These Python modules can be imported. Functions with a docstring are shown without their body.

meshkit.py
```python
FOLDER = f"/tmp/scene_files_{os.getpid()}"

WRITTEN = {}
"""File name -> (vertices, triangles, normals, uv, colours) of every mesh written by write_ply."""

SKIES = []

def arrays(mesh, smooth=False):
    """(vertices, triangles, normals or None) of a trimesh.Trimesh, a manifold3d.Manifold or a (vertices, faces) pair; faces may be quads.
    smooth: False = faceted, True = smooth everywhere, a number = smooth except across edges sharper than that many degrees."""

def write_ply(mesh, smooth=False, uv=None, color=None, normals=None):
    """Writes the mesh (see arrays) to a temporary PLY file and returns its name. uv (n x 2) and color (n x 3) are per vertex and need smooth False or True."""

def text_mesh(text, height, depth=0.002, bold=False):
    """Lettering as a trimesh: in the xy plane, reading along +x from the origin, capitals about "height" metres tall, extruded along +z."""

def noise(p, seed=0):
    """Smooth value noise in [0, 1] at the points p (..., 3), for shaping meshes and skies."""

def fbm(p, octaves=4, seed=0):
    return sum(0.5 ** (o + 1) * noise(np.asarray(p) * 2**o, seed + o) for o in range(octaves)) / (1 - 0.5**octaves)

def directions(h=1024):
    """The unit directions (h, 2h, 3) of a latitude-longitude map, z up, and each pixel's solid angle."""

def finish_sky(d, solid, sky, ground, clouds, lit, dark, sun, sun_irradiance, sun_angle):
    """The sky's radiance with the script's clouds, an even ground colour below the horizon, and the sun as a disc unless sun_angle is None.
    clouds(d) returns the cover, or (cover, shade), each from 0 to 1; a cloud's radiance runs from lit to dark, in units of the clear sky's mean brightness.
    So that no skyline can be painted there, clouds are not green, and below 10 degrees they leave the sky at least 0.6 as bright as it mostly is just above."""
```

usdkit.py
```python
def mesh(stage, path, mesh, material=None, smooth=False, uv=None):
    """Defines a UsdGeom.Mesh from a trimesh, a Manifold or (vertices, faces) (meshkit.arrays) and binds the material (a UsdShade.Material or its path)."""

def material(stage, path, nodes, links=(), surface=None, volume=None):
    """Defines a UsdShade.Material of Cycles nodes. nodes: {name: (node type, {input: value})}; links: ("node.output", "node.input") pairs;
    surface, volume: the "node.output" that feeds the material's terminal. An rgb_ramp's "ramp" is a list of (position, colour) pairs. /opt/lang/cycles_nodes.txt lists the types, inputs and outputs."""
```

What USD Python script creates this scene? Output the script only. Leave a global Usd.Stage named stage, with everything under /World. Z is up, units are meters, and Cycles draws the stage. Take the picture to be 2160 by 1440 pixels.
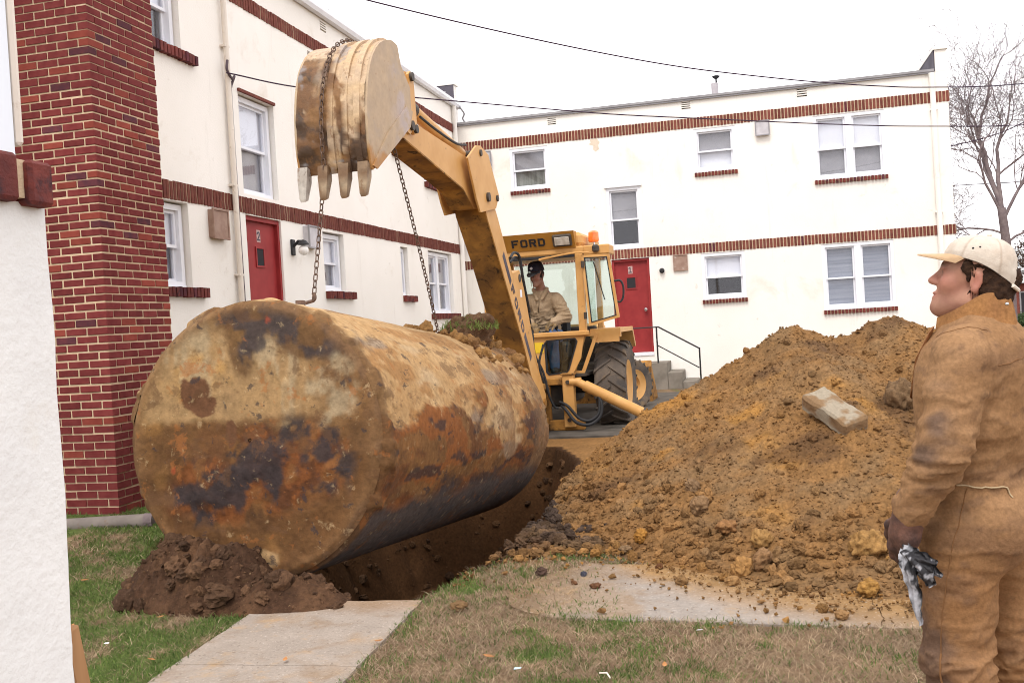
import math, numpy as np, trimesh, usdkit, meshkit
from pxr import Usd, UsdGeom, UsdLux, UsdShade, Gf, Sdf, Vt
from shapely.geometry import Polygon, Point, LineString, box as sbox
from shapely.ops import unary_union
from scipy.spatial import cKDTree

stage = Usd.Stage.CreateInMemory()
UsdGeom.SetStageUpAxis(stage, 'Z'); UsdGeom.SetStageMetersPerUnit(stage, 1.0)
WORLD = UsdGeom.Xform.Define(stage, '/World'); UsdGeom.Scope.Define(stage, '/World/Looks')

# ------------------------------------------------------------------ camera, sky, sun
FPX, ROLL, PITCH, CAMZ = 2050.0, math.radians(3.4), math.radians(-0.97), 1.6
cr, sr, cp, sp = math.cos(ROLL), math.sin(ROLL), math.cos(PITCH), math.sin(PITCH)
camera = UsdGeom.Camera.Define(stage, '/World/camera')
camera.CreateHorizontalApertureAttr(36.0); camera.CreateVerticalApertureAttr(24.0)
camera.CreateFocalLengthAttr(36.0 * FPX / 2160.0)
camera.CreateClippingRangeAttr(Gf.Vec2f(0.05, 2000.0))
camera.AddTransformOp().Set(Gf.Matrix4d(cr, sr * sp, -sr * cp, 0, sr, -cr * sp, cr * cp, 0, 0, -cp, -sp, 0, 0, 0, CAMZ, 1))
camera.CreateExposureAttr(0.72)
SUN_EL, SUN_AZ = math.radians(58), math.radians(200)          # soft light from behind the camera, a little to its left
sky = UsdLux.DomeLight.Define(stage, '/World/sky')
sky.GetPrim().SetCustomDataByKey('kind', 'structure')
skymat = usdkit.material(stage, '/World/Looks/overcast_sky', {
    'tc': ('texture_coordinate', {}),
    'sky': ('sky_texture', {'sky_type': 'single_scattering', 'sun_disc': False, 'sun_elevation': SUN_EL, 'sun_rotation': SUN_AZ, 'aerosol_density': 3.0}),
    'n': ('noise_texture', {'scale': 1.6, 'detail': 4.0}),
    'ramp': ('rgb_ramp', {'ramp': [(0.3, (10.6, 10.3, 10.5)), (0.7, (12.0, 11.8, 12.0))]}),
    'mix': ('mix_color', {'fac': 0.93, 'use_clamp': False}),
    'bg': ('background_shader', {'strength': 0.1})},
    [('tc.generated', 'n.vector'), ('n.fac', 'ramp.fac'), ('sky.color', 'mix.a'), ('ramp.color', 'mix.b'), ('mix.result', 'bg.color')], surface='bg.background')
UsdShade.MaterialBindingAPI.Apply(sky.GetPrim()).Bind(skymat)
sun = UsdLux.DistantLight.Define(stage, '/World/sun')
sun.CreateNormalizeAttr(True); sun.CreateIntensityAttr(0.4); sun.CreateAngleAttr(24.0); sun.CreateColorAttr(Gf.Vec3f(1.0, 0.96, 0.9))
sun.AddRotateZOp().Set(-math.degrees(SUN_AZ)); sun.AddRotateXOp().Set(math.degrees(SUN_EL) - 90.0 + 0.0)
# a light at elevation e and azimuth a shines along -z after these turns: rotate the zenith direction down towards +y, then round to the azimuth

# ------------------------------------------------------------------ helpers
R_ = np.random.default_rng
USED = {}
AZ = math.radians(14.1)                                       # both facades follow this direction and its normal
UA = np.array([math.sin(AZ), math.cos(AZ), 0]); UB = np.array([math.cos(AZ), -math.sin(AZ), 0])

def numbered(parent, name):
    k = USED.get((parent, name), -1) + 1; USED[(parent, name)] = k
    return f'{parent}/{name}' if k == 0 else f'{parent}/{name}_{k:03d}'

def data(prim, label=None, cat=None, group=None, kind=None):
    for k, v in (('label', label), ('category', cat), ('group', group), ('kind', kind)):
        if v: prim.SetCustomDataByKey(k, v)

def thing(name, label, cat, loc=(0, 0, 0), rotz=0.0, group=None, rot=None, scale=None):
    path = numbered('/World', name)
    x = UsdGeom.Xform.Define(stage, path); x.AddTranslateOp().Set(Gf.Vec3d(*map(float, loc)))
    if rot is not None: x.AddTransformOp().Set(Gf.Matrix4d(*np.block([[np.asarray(rot).T, np.zeros((3, 1))], [np.zeros((1, 3)), np.ones((1, 1))]]).ravel().tolist()))
    elif rotz: x.AddRotateZOp().Set(float(rotz))
    if scale is not None: x.AddScaleOp().Set(Gf.Vec3f(*scale))
    data(x.GetPrim(), label, cat, group)
    return path

def part(parent, name, mesh, mat, smooth=False, color=None, label=None, kind=None):
    path = numbered(parent, name)
    if color is not None and not isinstance(smooth, bool):      # split at the creases first, so that colours stay one to a vertex
        sp_m = trimesh.graph.smooth_shade(mesh, angle=np.radians(smooth), facet_minarea=None)
        color = np.asarray(color)[cKDTree(mesh.vertices).query(sp_m.vertices)[1]]; mesh, smooth = sp_m, True
    m = usdkit.mesh(stage, path, mesh, mat, smooth=smooth)
    if color is not None:
        UsdGeom.PrimvarsAPI(m).CreatePrimvar('Cd', Sdf.ValueTypeNames.Color3fArray, 'vertex').Set(Vt.Vec3fArray.FromNumpy(np.asarray(color, np.float32)))
    data(m.GetPrim(), label, None, None, kind)
    return path

def single(name, mesh, mat, label=None, cat=None, group=None, kind=None, smooth=False, color=None, loc=None, rotz=0.0):
    path = part('/World', name, mesh, mat, smooth, color)
    p = stage.GetPrimAtPath(path); data(p, label, cat, group, kind)
    if loc is not None:
        x = UsdGeom.Xformable(p); x.AddTranslateOp().Set(Gf.Vec3d(*map(float, loc)))
        if rotz: x.AddRotateZOp().Set(float(rotz))
    return path

def dup(src, loc, rotz=0.0, label=None, group=None, cat=None, scale=None):
    p = stage.GetPrimAtPath(src); was = p.GetCustomData()
    name = src.rsplit('/', 1)[1]
    path = numbered('/World', name)
    x = UsdGeom.Xform.Define(stage, path); q = x.GetPrim()
    q.GetReferences().AddInternalReference(src); q.SetInstanceable(True)
    x.ClearXformOpOrder()
    x.AddTranslateOp(opSuffix='at').Set(Gf.Vec3d(*map(float, loc))); x.AddRotateZOp(opSuffix='at').Set(float(rotz))
    if scale is not None: x.AddScaleOp(opSuffix='at').Set(Gf.Vec3f(*map(float, scale)))
    data(q, label or was.get('label'), cat or was.get('category'), group or was.get('group'))
    return path

def cat_(ms):
    ms = [m for m in ms if m is not None]
    return trimesh.util.concatenate(ms) if len(ms) > 1 else ms[0]

def bx(x0, x1, y0, y1, z0, z1):
    m = trimesh.creation.box((x1 - x0, y1 - y0, z1 - z0)); m.apply_translation(((x0 + x1) / 2, (y0 + y1) / 2, (z0 + z1) / 2)); return m

def cbox(x0, x1, y0, y1, z0, z1, c=0.004):
    """A box with chamfered edges."""
    c = min(c, (x1 - x0) / 3, (y1 - y0) / 3, (z1 - z0) / 3)
    p = []
    for sx in (0, 1):
        for sy in (0, 1):
            for sz in (0, 1):
                X, Y, Z = (x0, x1)[sx], (y0, y1)[sy], (z0, z1)[sz]
                dx, dy, dz = (c, -c)[sx], (c, -c)[sy], (c, -c)[sz]
                p += [(X + dx, Y + dy, Z), (X + dx, Y, Z + dz), (X, Y + dy, Z + dz)]
    return trimesh.convex.convex_hull(np.array(p))

def tube(pts, r, n=8, cap=True):
    p = np.asarray(pts, float); r = np.broadcast_to(np.asarray(r, float), (len(p),))
    t = np.gradient(p, axis=0); t /= np.linalg.norm(t, axis=1, keepdims=True) + 1e-12
    ref = np.array([0, 0, 1.0]) if abs(t[0][2]) < 0.9 else np.array([1.0, 0, 0])
    A = []
    a = np.cross(t[0], ref); a /= np.linalg.norm(a)
    for k in range(len(p)):
        a = a - t[k] * (a @ t[k]); a /= np.linalg.norm(a) + 1e-12; A.append(a)
    A = np.array(A); B = np.cross(t, A)
    an = np.arange(n) * 2 * np.pi / n
    v = p[:, None] + r[:, None, None] * (np.cos(an)[None, :, None] * A[:, None] + np.sin(an)[None, :, None] * B[:, None])
    i, j = np.meshgrid(np.arange(len(p) - 1), np.arange(n), indexing='ij')
    q = np.stack([i * n + j, i * n + (j + 1) % n, (i + 1) * n + (j + 1) % n, (i + 1) * n + j], -1).reshape(-1, 4)
    f = np.vstack([q[:, [0, 1, 2]], q[:, [0, 2, 3]]]); v = v.reshape(-1, 3)
    if cap:
        c0, c1 = len(v), len(v) + 1; v = np.vstack([v, p[0], p[-1]]); L = (len(p) - 1) * n; k = np.arange(n)
        f = np.vstack([f, np.stack([np.full(n, c0), (k + 1) % n, k], 1), np.stack([np.full(n, c1), L + k, L + (k + 1) % n], 1)])
    return trimesh.Trimesh(v, f, process=False)

def cyl(a, b, r, n=16): return tube([a, b], r, n)

def bend(pts, n=24):
    """Catmull-Rom through the points."""
    p = np.asarray(pts, float); P = np.vstack([2 * p[0] - p[1], p, 2 * p[-1] - p[-2]]); out = []
    per = max(2, n // (len(p) - 1))
    for i in range(len(p) - 1):
        t = np.linspace(0, 1, per, endpoint=(i == len(p) - 2))[:, None]; a, b, c, d = P[i:i + 4]
        out.append(0.5 * (2 * b + (c - a) * t + (2 * a - 5 * b + 4 * c - d) * t ** 2 + (3 * b - a - 3 * c + d) * t ** 3))
    return np.vstack(out)

def ext_xz(poly, y0, y1):
    """A shapely polygon in x, z extruded from y0 to y1."""
    ms = [trimesh.creation.extrude_polygon(g, y1 - y0, engine='earcut') for g in getattr(poly, 'geoms', [poly]) if g.area > 1e-9]
    m = cat_(ms); v = m.vertices.copy(); m.vertices = np.stack([v[:, 0], y1 - v[:, 2], v[:, 1]], 1); return m

def ext_yz(poly, x0, x1):
    """A shapely polygon in y, z extruded from x0 to x1."""
    ms = [trimesh.creation.extrude_polygon(g, x1 - x0, engine='earcut') for g in getattr(poly, 'geoms', [poly]) if g.area > 1e-9]
    m = cat_(ms); v = m.vertices.copy(); m.vertices = np.stack([x0 + v[:, 2], v[:, 0], v[:, 1]], 1); return m

def ext_xy(poly, z0, z1):
    ms = [trimesh.creation.extrude_polygon(g, z1 - z0, engine='earcut') for g in getattr(poly, 'geoms', [poly]) if g.area > 1e-9]
    m = cat_(ms); m.apply_translation((0, 0, z0)); return m

def ring_xz(x0, x1, z0, z1, w, y0, y1):
    return ext_xz(sbox(x0, z0, x1, z1).difference(sbox(x0 + w, z0 + w, x1 - w, z1 - w)), y0, y1)

def lathe(prof, n=32, axis='z'):
    """(radius, height) pairs turned round an axis."""
    m = trimesh.creation.revolve(np.asarray(prof, float), sections=n)
    if axis == 'x': m.apply_transform(trimesh.transformations.rotation_matrix(math.pi / 2, (0, 1, 0)))
    if axis == 'y': m.apply_transform(trimesh.transformations.rotation_matrix(-math.pi / 2, (1, 0, 0)))
    return m

def moved(m, d): m = m.copy(); m.apply_translation(d); return m
def turned(m, ang, axis, at=(0, 0, 0)): m = m.copy(); m.apply_transform(trimesh.transformations.rotation_matrix(ang, axis, at)); return m

def surface(field, lo, hi, h):
    """Surface nets of a signed distance field on a grid of step h."""
    ax = [np.arange(lo[k], hi[k] + h, h) for k in range(3)]
    F = field(ax)
    n = np.array(F.shape); S = F < 0
    c = np.zeros(tuple(n - 1) + (3,)); w = np.zeros(tuple(n - 1))
    off = [(i, j, k) for i in (0, 1) for j in (0, 1) for k in (0, 1)]
    sl = lambda o: tuple(slice(o[k], n[k] - 1 + o[k]) for k in range(3))
    for a in range(8):
        for b in range(a + 1, 8):
            oa, ob = off[a], off[b]
            if sum(abs(oa[k] - ob[k]) for k in range(3)) != 1: continue
            fa, fb = F[sl(oa)], F[sl(ob)]; cross = S[sl(oa)] != S[sl(ob)]
            with np.errstate(divide='ignore', invalid='ignore'): t = np.where(cross, fa / (fa - fb), 0)
            for k in range(3): c[..., k] += np.where(cross, oa[k] + t * (ob[k] - oa[k]), 0)
            w += cross
    act = w > 0; idx = np.full(tuple(n - 1), -1); idx[act] = np.arange(act.sum())
    base = np.argwhere(act); v = np.array(lo) + h * (base + c[act] / w[act][:, None])
    faces = []
    for k in range(3):
        o = [0, 0, 0]; o[k] = 1; u, z = [q for q in range(3) if q != k]
        A = tuple(slice(1 if q != k else 0, n[q] - 1) for q in range(3)); B = tuple(slice(1 if q != k else 1, n[q] - 1 if q != k else n[q]) for q in range(3))
        sa, sb = S[A], S[B]; e = np.argwhere(sa != sb) + [1 if q != k else 0 for q in range(3)]
        if not len(e): continue
        flip = S[tuple(e.T)]
        def at(du, dz):
            q = e.copy(); q[:, u] -= du; q[:, z] -= dz; return idx[tuple(q.T)]
        quad = np.stack([at(1, 1), at(0, 1), at(0, 0), at(1, 0)], 1)
        rev = flip if k != 1 else ~flip
        quad[~rev] = quad[~rev][:, ::-1]
        faces.append(quad)
    q = np.vstack(faces); q = q[(q >= 0).all(1)]
    m = trimesh.Trimesh(v, np.vstack([q[:, [0, 1, 2]], q[:, [0, 2, 3]]]), process=False)
    if m.volume < 0: m.invert()
    return m

class Blob:
    """A signed distance field built of rounded cones and ellipsoids that melt into each other."""
    def __init__(self): self.ops = []
    def cone(self, a, b, ra, rb, k=0.03, sub=False, sq=None): self.ops.append(('c', np.array(a, float), np.array(b, float), ra, rb, k, sub, sq)); return self
    def ell(self, c, r, k=0.03, sub=False, rot=None): self.ops.append(('e', np.array(c, float), np.array(r, float), rot, None, k, sub, None)); return self
    def bounds(self, pad=0.05):
        P = []
        for o in self.ops:
            if o[6]: continue
            if o[0] == 'c': P += [o[1] - o[3], o[1] + o[3], o[2] - o[4], o[2] + o[4]]
            else: P += [o[1] - o[2].max(), o[1] + o[2].max()]
        P = np.array(P); return P.min(0) - pad, P.max(0) + pad
    def field(self, ax):
        F = np.full(tuple(len(a) for a in ax), 1.0)
        for o in self.ops:
            k = o[5]
            if o[0] == 'c': lo = np.minimum(o[1] - o[3], o[2] - o[4]); hi = np.maximum(o[1] + o[3], o[2] + o[4])
            else: lo, hi = o[1] - o[2].max(), o[1] + o[2].max()
            pad = k + 0.05
            s = tuple(slice(int(np.searchsorted(ax[q], lo[q] - pad)), int(np.searchsorted(ax[q], hi[q] + pad))) for q in range(3))
            g = np.stack(np.meshgrid(*[ax[q][s[q]] for q in range(3)], indexing='ij'), -1)
            if g.size == 0: continue
            if o[0] == 'c':
                a, b = o[1], o[2]; ab = b - a; L2 = ab @ ab + 1e-12
                t = np.clip(((g - a) @ ab) / L2, 0, 1)
                d = g - a - t[..., None] * ab
                if o[7] is not None: d = d / np.array(o[7])
                D = np.sqrt((d * d).sum(-1)) - (o[3] + t * (o[4] - o[3]))
            else:
                q = g - o[1]
                if o[3] is not None: q = q @ np.asarray(o[3])
                u = q / o[2]; n1 = np.sqrt((u * u).sum(-1)); n2 = np.sqrt(((u / o[2]) ** 2).sum(-1)) + 1e-9
                D = n1 * (n1 - 1) / n2
            G = F[s]
            if o[6]:
                D = -D; hh = np.maximum(k - np.abs(G - D), 0) / k; F[s] = np.maximum(G, D) + hh * hh * k / 4
            else:
                hh = np.maximum(k - np.abs(G - D), 0) / k; F[s] = np.minimum(G, D) - hh * hh * k / 4
        return F
    def mesh(self, h, pad=0.05):
        lo, hi = self.bounds(pad); return surface(self.field, lo, hi, h)

# ------------------------------------------------------------------ materials
def srgb(r, g, b):
    return tuple(((c / 255) / 12.92 if c / 255 <= 0.04045 else ((c / 255 + 0.055) / 1.055) ** 2.4) for c in (r, g, b))

def look(name, a, b=None, scale=6.0, rough=0.6, bump=0.0, bscale=60.0, detail=5.0, lo=0.35, hi=0.65, metallic=0.0, spots=None, vary=0.0, stretch=None, third=None, coat=0.0, spec=None):
    """A principled material with a colour mottled from a to b; spots = (colour, scale, from, to) adds blotches; vary = brightness steps from object to object."""
    spec = spec if spec is not None else (0.5 if rough < 0.5 else 0.3 if rough < 0.7 else 0.12)
    N = {'tc': ('texture_coordinate', {}), 'p': ('principled_bsdf', {'base_color': a, 'roughness': rough, 'metallic': metallic, 'coat_weight': coat, 'specular_ior_level': spec})}
    L = []; col = None; vec = 'tc.object'
    if stretch is not None:
        N['map'] = ('mapping', {'scale': stretch}); L.append(('tc.object', 'map.vector')); vec = 'map.vector'
    if b is not None:
        N['n'] = ('noise_texture', {'scale': scale, 'detail': detail, 'roughness': 0.6})
        stops = [(lo, a), (hi, b)] if third is None else [(lo, a), ((lo + hi) / 2, b), (hi, third)]
        N['r'] = ('rgb_ramp', {'ramp': stops}); L += [(vec, 'n.vector'), ('n.fac', 'r.fac')]; col = 'r.color'
    if spots is not None:
        for k, (sc, ss, s0, s1, *st) in enumerate(spots):
            N[f'sn{k}'] = ('noise_texture', {'scale': ss, 'detail': 6.0, 'roughness': 0.65, 'distortion': 0.4}); N[f'sr{k}'] = ('map_range', {'from_min': s0, 'from_max': s1, 'clamp': True})
            N[f'off{k}'] = ('mapping', {'location': (3.7 * k + 1.3, 7.1 * k, 2.9), **({'scale': st[0]} if st else {})})
            N[f'sm{k}'] = ('mix_color', {'b': sc, **({'a': a} if col is None else {})}); L += [(vec, f'off{k}.vector'), (f'off{k}.vector', f'sn{k}.vector'), (f'sn{k}.fac', f'sr{k}.value'), (f'sr{k}.result', f'sm{k}.fac')]
            if col: L.append((col, f'sm{k}.a'))
            col = f'sm{k}.result'
    if vary:
        N['oi'] = ('object_info', {}); N['vr'] = ('map_range', {'to_min': 1 - vary, 'to_max': 1 + vary}); N['vh'] = ('hsv', {**({'color': a} if col is None else {})})
        L += [('oi.random', 'vr.value'), ('vr.result', 'vh.value')] + ([(col, 'vh.color')] if col else []); col = 'vh.color'
    if col: L.append((col, 'p.base_color'))
    if bump:
        N['bn'] = ('noise_texture', {'scale': bscale, 'detail': 4.0, 'roughness': 0.6}); N['bp'] = ('bump', {'strength': 1.0, 'distance': bump})
        L += [(vec, 'bn.vector'), ('bn.fac', 'bp.height'), ('bp.normal', 'p.normal')]
    return usdkit.material(stage, f'/World/Looks/{name}', N, L, surface='p.BSDF')

def vlook(name, rough=0.9, grain=0.25, gscale=40.0, bump=0.004, bscale=50.0, spec=0.3, trans=0.0, flecks=()):
    """Colour from the mesh's own Cd, broken up by fine grain."""
    N = {'tc': ('texture_coordinate', {}), 'a': ('attribute', {'attribute': 'Cd'}), 'n': ('noise_texture', {'scale': gscale, 'detail': 6.0, 'roughness': 0.7}),
         'mr': ('map_range', {'from_min': 0.25, 'from_max': 0.75, 'to_min': 1 - grain, 'to_max': 1 + grain}), 'h': ('hsv', {}),
         'p': ('principled_bsdf', {'roughness': rough, 'specular_ior_level': spec})}
    L = [('tc.object', 'n.vector'), ('n.fac', 'mr.value'), ('mr.result', 'h.value'), ('a.color', 'h.color'), ]
    last = 'h.color'
    for k, (fc, fs, f0, f1, amt, st) in enumerate(flecks):
        N[f'fm{k}'] = ('mapping', {'location': (4.1 * k, 1.7 * k + 2.0, 5.3), 'scale': st}); N[f'fn{k}'] = ('noise_texture', {'scale': fs, 'detail': 9.0, 'roughness': 0.68, 'distortion': 0.3})
        N[f'fr{k}'] = ('map_range', {'from_min': f0, 'from_max': f1, 'to_max': amt, 'clamp': True}); N[f'fx{k}'] = ('mix_color', {'b': fc})
        L += [('tc.object', f'fm{k}.vector'), (f'fm{k}.vector', f'fn{k}.vector'), (f'fn{k}.fac', f'fr{k}.value'), (f'fr{k}.result', f'fx{k}.fac'), (last, f'fx{k}.a')]; last = f'fx{k}.result'
    L.append((last, 'p.base_color'))
    if bump:
        N['bn'] = ('noise_texture', {'scale': bscale, 'detail': 6.0, 'roughness': 0.65}); N['bp'] = ('bump', {'distance': bump})
        L += [('tc.object', 'bn.vector'), ('bn.fac', 'bp.height'), ('bp.normal', 'p.normal')]
    surf = 'p.BSDF'
    if trans:
        N['t'] = ('translucent_bsdf', {}); N['mx'] = ('mix_closure', {'fac': trans}); L += [(last, 't.color'), ('p.BSDF', 'mx.closure1'), ('t.BSDF', 'mx.closure2')]; surf = 'mx.closure'
    return usdkit.material(stage, f'/World/Looks/{name}', N, L, surface=surf)

M = {}
M['stucco'] = look('cream_painted_stucco', (0.785, 0.75, 0.695), (0.83, 0.795, 0.745), scale=0.7, rough=0.85, bump=0.003, bscale=45, spots=[((0.66, 0.60, 0.52), 1.1, 0.60, 0.78), ((0.52, 0.48, 0.43), 0.5, 0.70, 0.85), ((0.60, 0.55, 0.49), 5.0, 0.64, 0.76), ((0.56, 0.51, 0.45), 1.7, 0.60, 0.95, (2.1, 2.1, .30))])
M['near_stucco'] = look('white_painted_stucco', (0.66, 0.655, 0.645), (0.72, 0.715, 0.70), scale=3.0, rough=0.85, bump=0.004, bscale=40, spots=[((0.66, 0.63, 0.58), 4.0, 0.62, 0.8)])
M['white'] = look('white_vinyl', (0.78, 0.79, 0.83), (0.72, 0.73, 0.78), scale=2.0, rough=0.4)
M['pale'] = look('pale_aluminium_frame', (0.70, 0.74, 0.80), rough=0.35)
M['beige'] = look('beige_painted_metal', (0.62, 0.55, 0.48), (0.70, 0.63, 0.55), scale=3, rough=0.5, spots=[((0.40, 0.30, 0.22), 9.0, 0.62, 0.75)])
M['mortar'] = look('tan_mortar', (0.50, 0.37, 0.24), (0.60, 0.46, 0.32), scale=9, rough=0.95, bump=0.004, bscale=120)
M['brick'] = look('red_brick', (0.128, 0.022, 0.023), (0.172, 0.036, 0.034), scale=10, rough=0.85, bump=0.003, bscale=110, vary=0.20, spots=[((0.10, 0.024, 0.03), 14.0, 0.62, 0.72)])
M['brick_orange'] = look('orange_red_brick', (0.20, 0.040, 0.030), (0.25, 0.055, 0.04), scale=10, rough=0.85, bump=0.003, bscale=110, vary=0.16)
M['brick_dark'] = look('flashed_dark_brick', (0.070, 0.026, 0.036), (0.12, 0.032, 0.038), scale=12, rough=0.8, bump=0.003, bscale=110, vary=0.2)
M['brick_band'] = look('worn_brown_brick', (0.135, 0.042, 0.034), (0.20, 0.068, 0.050), scale=10, rough=0.9, bump=0.003, bscale=110, vary=0.22, spots=[((0.13, 0.05, 0.05), 8.0, 0.58, 0.70)])
M['brick_sill'] = look('dark_glazed_brick', (0.10, 0.028, 0.026), (0.19, 0.045, 0.036), scale=7, rough=0.7, bump=0.004, bscale=90, spots=[((0.05, 0.025, 0.03), 9.0, 0.55, 0.65), ((0.42, 0.33, 0.30), 22.0, 0.70, 0.78)])
M['red_door'] = look('red_painted_door', (0.24, 0.020, 0.022), (0.30, 0.030, 0.030), scale=4, rough=0.55, bump=0.0006, bscale=90)
M['dark'] = look('dark_room', (0.035, 0.033, 0.036), rough=0.9)
M['black'] = look('black_metal', (0.02, 0.02, 0.022), rough=0.5)
M['rubber_black'] = look('black_rubber', (0.022, 0.022, 0.024), rough=0.6)
M['wire'] = look('weathered_cable', (0.10, 0.075, 0.085), rough=0.7)
M['roof'] = look('grey_roof_felt', (0.16, 0.15, 0.16), (0.22, 0.21, 0.21), scale=2, rough=0.9)
M['gutter'] = look('white_gutter_metal', (0.62, 0.62, 0.65), (0.70, 0.70, 0.72), scale=3, rough=0.35, spots=[((0.42, 0.41, 0.41), 5.0, 0.62, 0.75)])
M['drip'] = look('grey_roof_edge_metal', (0.22, 0.21, 0.22), (0.30, 0.29, 0.30), scale=3, rough=0.5)
M['flash'] = look('dark_flashing', (0.07, 0.06, 0.075), (0.11, 0.10, 0.12), scale=2, rough=0.7)
M['blind'] = look('pale_window_blind', (0.70, 0.71, 0.78), (0.76, 0.77, 0.82), scale=1, rough=0.8)
M['blind_grey'] = look('grey_window_shade', (0.26, 0.255, 0.27), (0.33, 0.32, 0.34), scale=2, rough=0.8)
M['curtain'] = look('greenish_curtain', (0.15, 0.16, 0.14), (0.30, 0.31, 0.28), scale=3, stretch=(9, 1, 0.3), rough=0.9)
M['slat'] = look('blue_grey_blind_slats', (0.17, 0.19, 0.24), (0.30, 0.32, 0.38), scale=2, stretch=(0.3, 1, 9), rough=0.6)
M['concrete'] = look('worn_concrete', (0.40, 0.34, 0.30), (0.50, 0.44, 0.385), scale=3, rough=0.95, bump=0.004, bscale=140, spots=[((0.50, 0.34, 0.18), 2.2, 0.56, 0.70), ((0.24, 0.20, 0.18), 45.0, 0.62, 0.72)])
M['step'] = look('old_step_concrete', (0.17, 0.15, 0.125), (0.25, 0.22, 0.185), scale=4, rough=0.95, bump=0.004, bscale=90)
M['box_brown'] = look('brown_painted_vent', (0.27, 0.17, 0.13), (0.36, 0.25, 0.20), scale=7, rough=0.7, spots=[((0.5, 0.42, 0.36), 12, 0.62, 0.7)])
M['box_grey'] = look('grey_meter_cover', (0.42, 0.40, 0.42), (0.54, 0.52, 0.54), scale=5, rough=0.5, spots=[((0.24, 0.20, 0.20), 7, 0.64, 0.74)])
M['globe'] = look('opal_glass', (0.8, 0.78, 0.74), rough=0.2)
M['steel'] = look('bright_steel', (0.55, 0.55, 0.56), rough=0.25, metallic=1.0)
M['chain'] = look('rusty_chain_steel', (0.085, 0.055, 0.042), (0.17, 0.105, 0.075), scale=30, rough=0.6, metallic=0.3)
M['wood'] = look('brown_board', (0.30, 0.16, 0.075), (0.38, 0.21, 0.10), scale=3, stretch=(8, 8, 0.6), rough=0.7)
M['bark'] = look('grey_bark', (0.13, 0.10, 0.105), (0.20, 0.16, 0.155), scale=6, rough=0.95, bump=0.02, bscale=14)
M['pipe'] = look('grey_clay_pipe', (0.13, 0.11, 0.10), (0.20, 0.17, 0.15), scale=6, rough=0.8, spots=[((0.16, 0.11, 0.08), 7, 0.6, 0.7)])
M['soil_v'] = vlook('loose_soil', rough=0.95, grain=0.50, gscale=34, bump=0.016, bscale=42, spec=0.15, flecks=[((0.07, 0.038, 0.018), 26.0, 0.58, 0.66, 0.55, (1, 1, 1)), ((0.44, 0.30, 0.16), 60.0, 0.64, 0.70, 0.55, (1, 1, 1))])
M['ground_v'] = vlook('lawn_ground', rough=0.95, grain=0.45, gscale=30, bump=0.010, bscale=45, spec=0.1)
M['blade_v'] = vlook('grass_blades', rough=0.8, grain=0.0, bump=0.0, trans=0.25)
M['tank_v'] = vlook('earth_stained_steel', rough=0.85, grain=0.34, gscale=20, bump=0.007, bscale=26, spec=0.12, flecks=[((0.10, 0.05, 0.025), 5.0, 0.555, 0.60, 0.55, (1, .45, 1)), ((0.035, 0.028, 0.03), 8.0, 0.61, 0.64, 0.7, (1, .5, 1)), ((0.50, 0.36, 0.20), 11.0, 0.60, 0.66, 0.35, (1, .8, 1)), ((0.28, 0.10, 0.028), 6.5, 0.59, 0.64, 0.5, (1, 1, 1))])
M['bucket_v'] = vlook('worn_bucket_steel', rough=0.65, grain=0.26, gscale=26, bump=0.004, bscale=34, spec=0.4, flecks=[((0.15, 0.066, 0.022), 9.0, 0.57, 0.62, 0.6, (1, 1, .5)), ((0.05, 0.028, 0.016), 12.0, 0.61, 0.65, 0.6, (1, 1, .4))])
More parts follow.
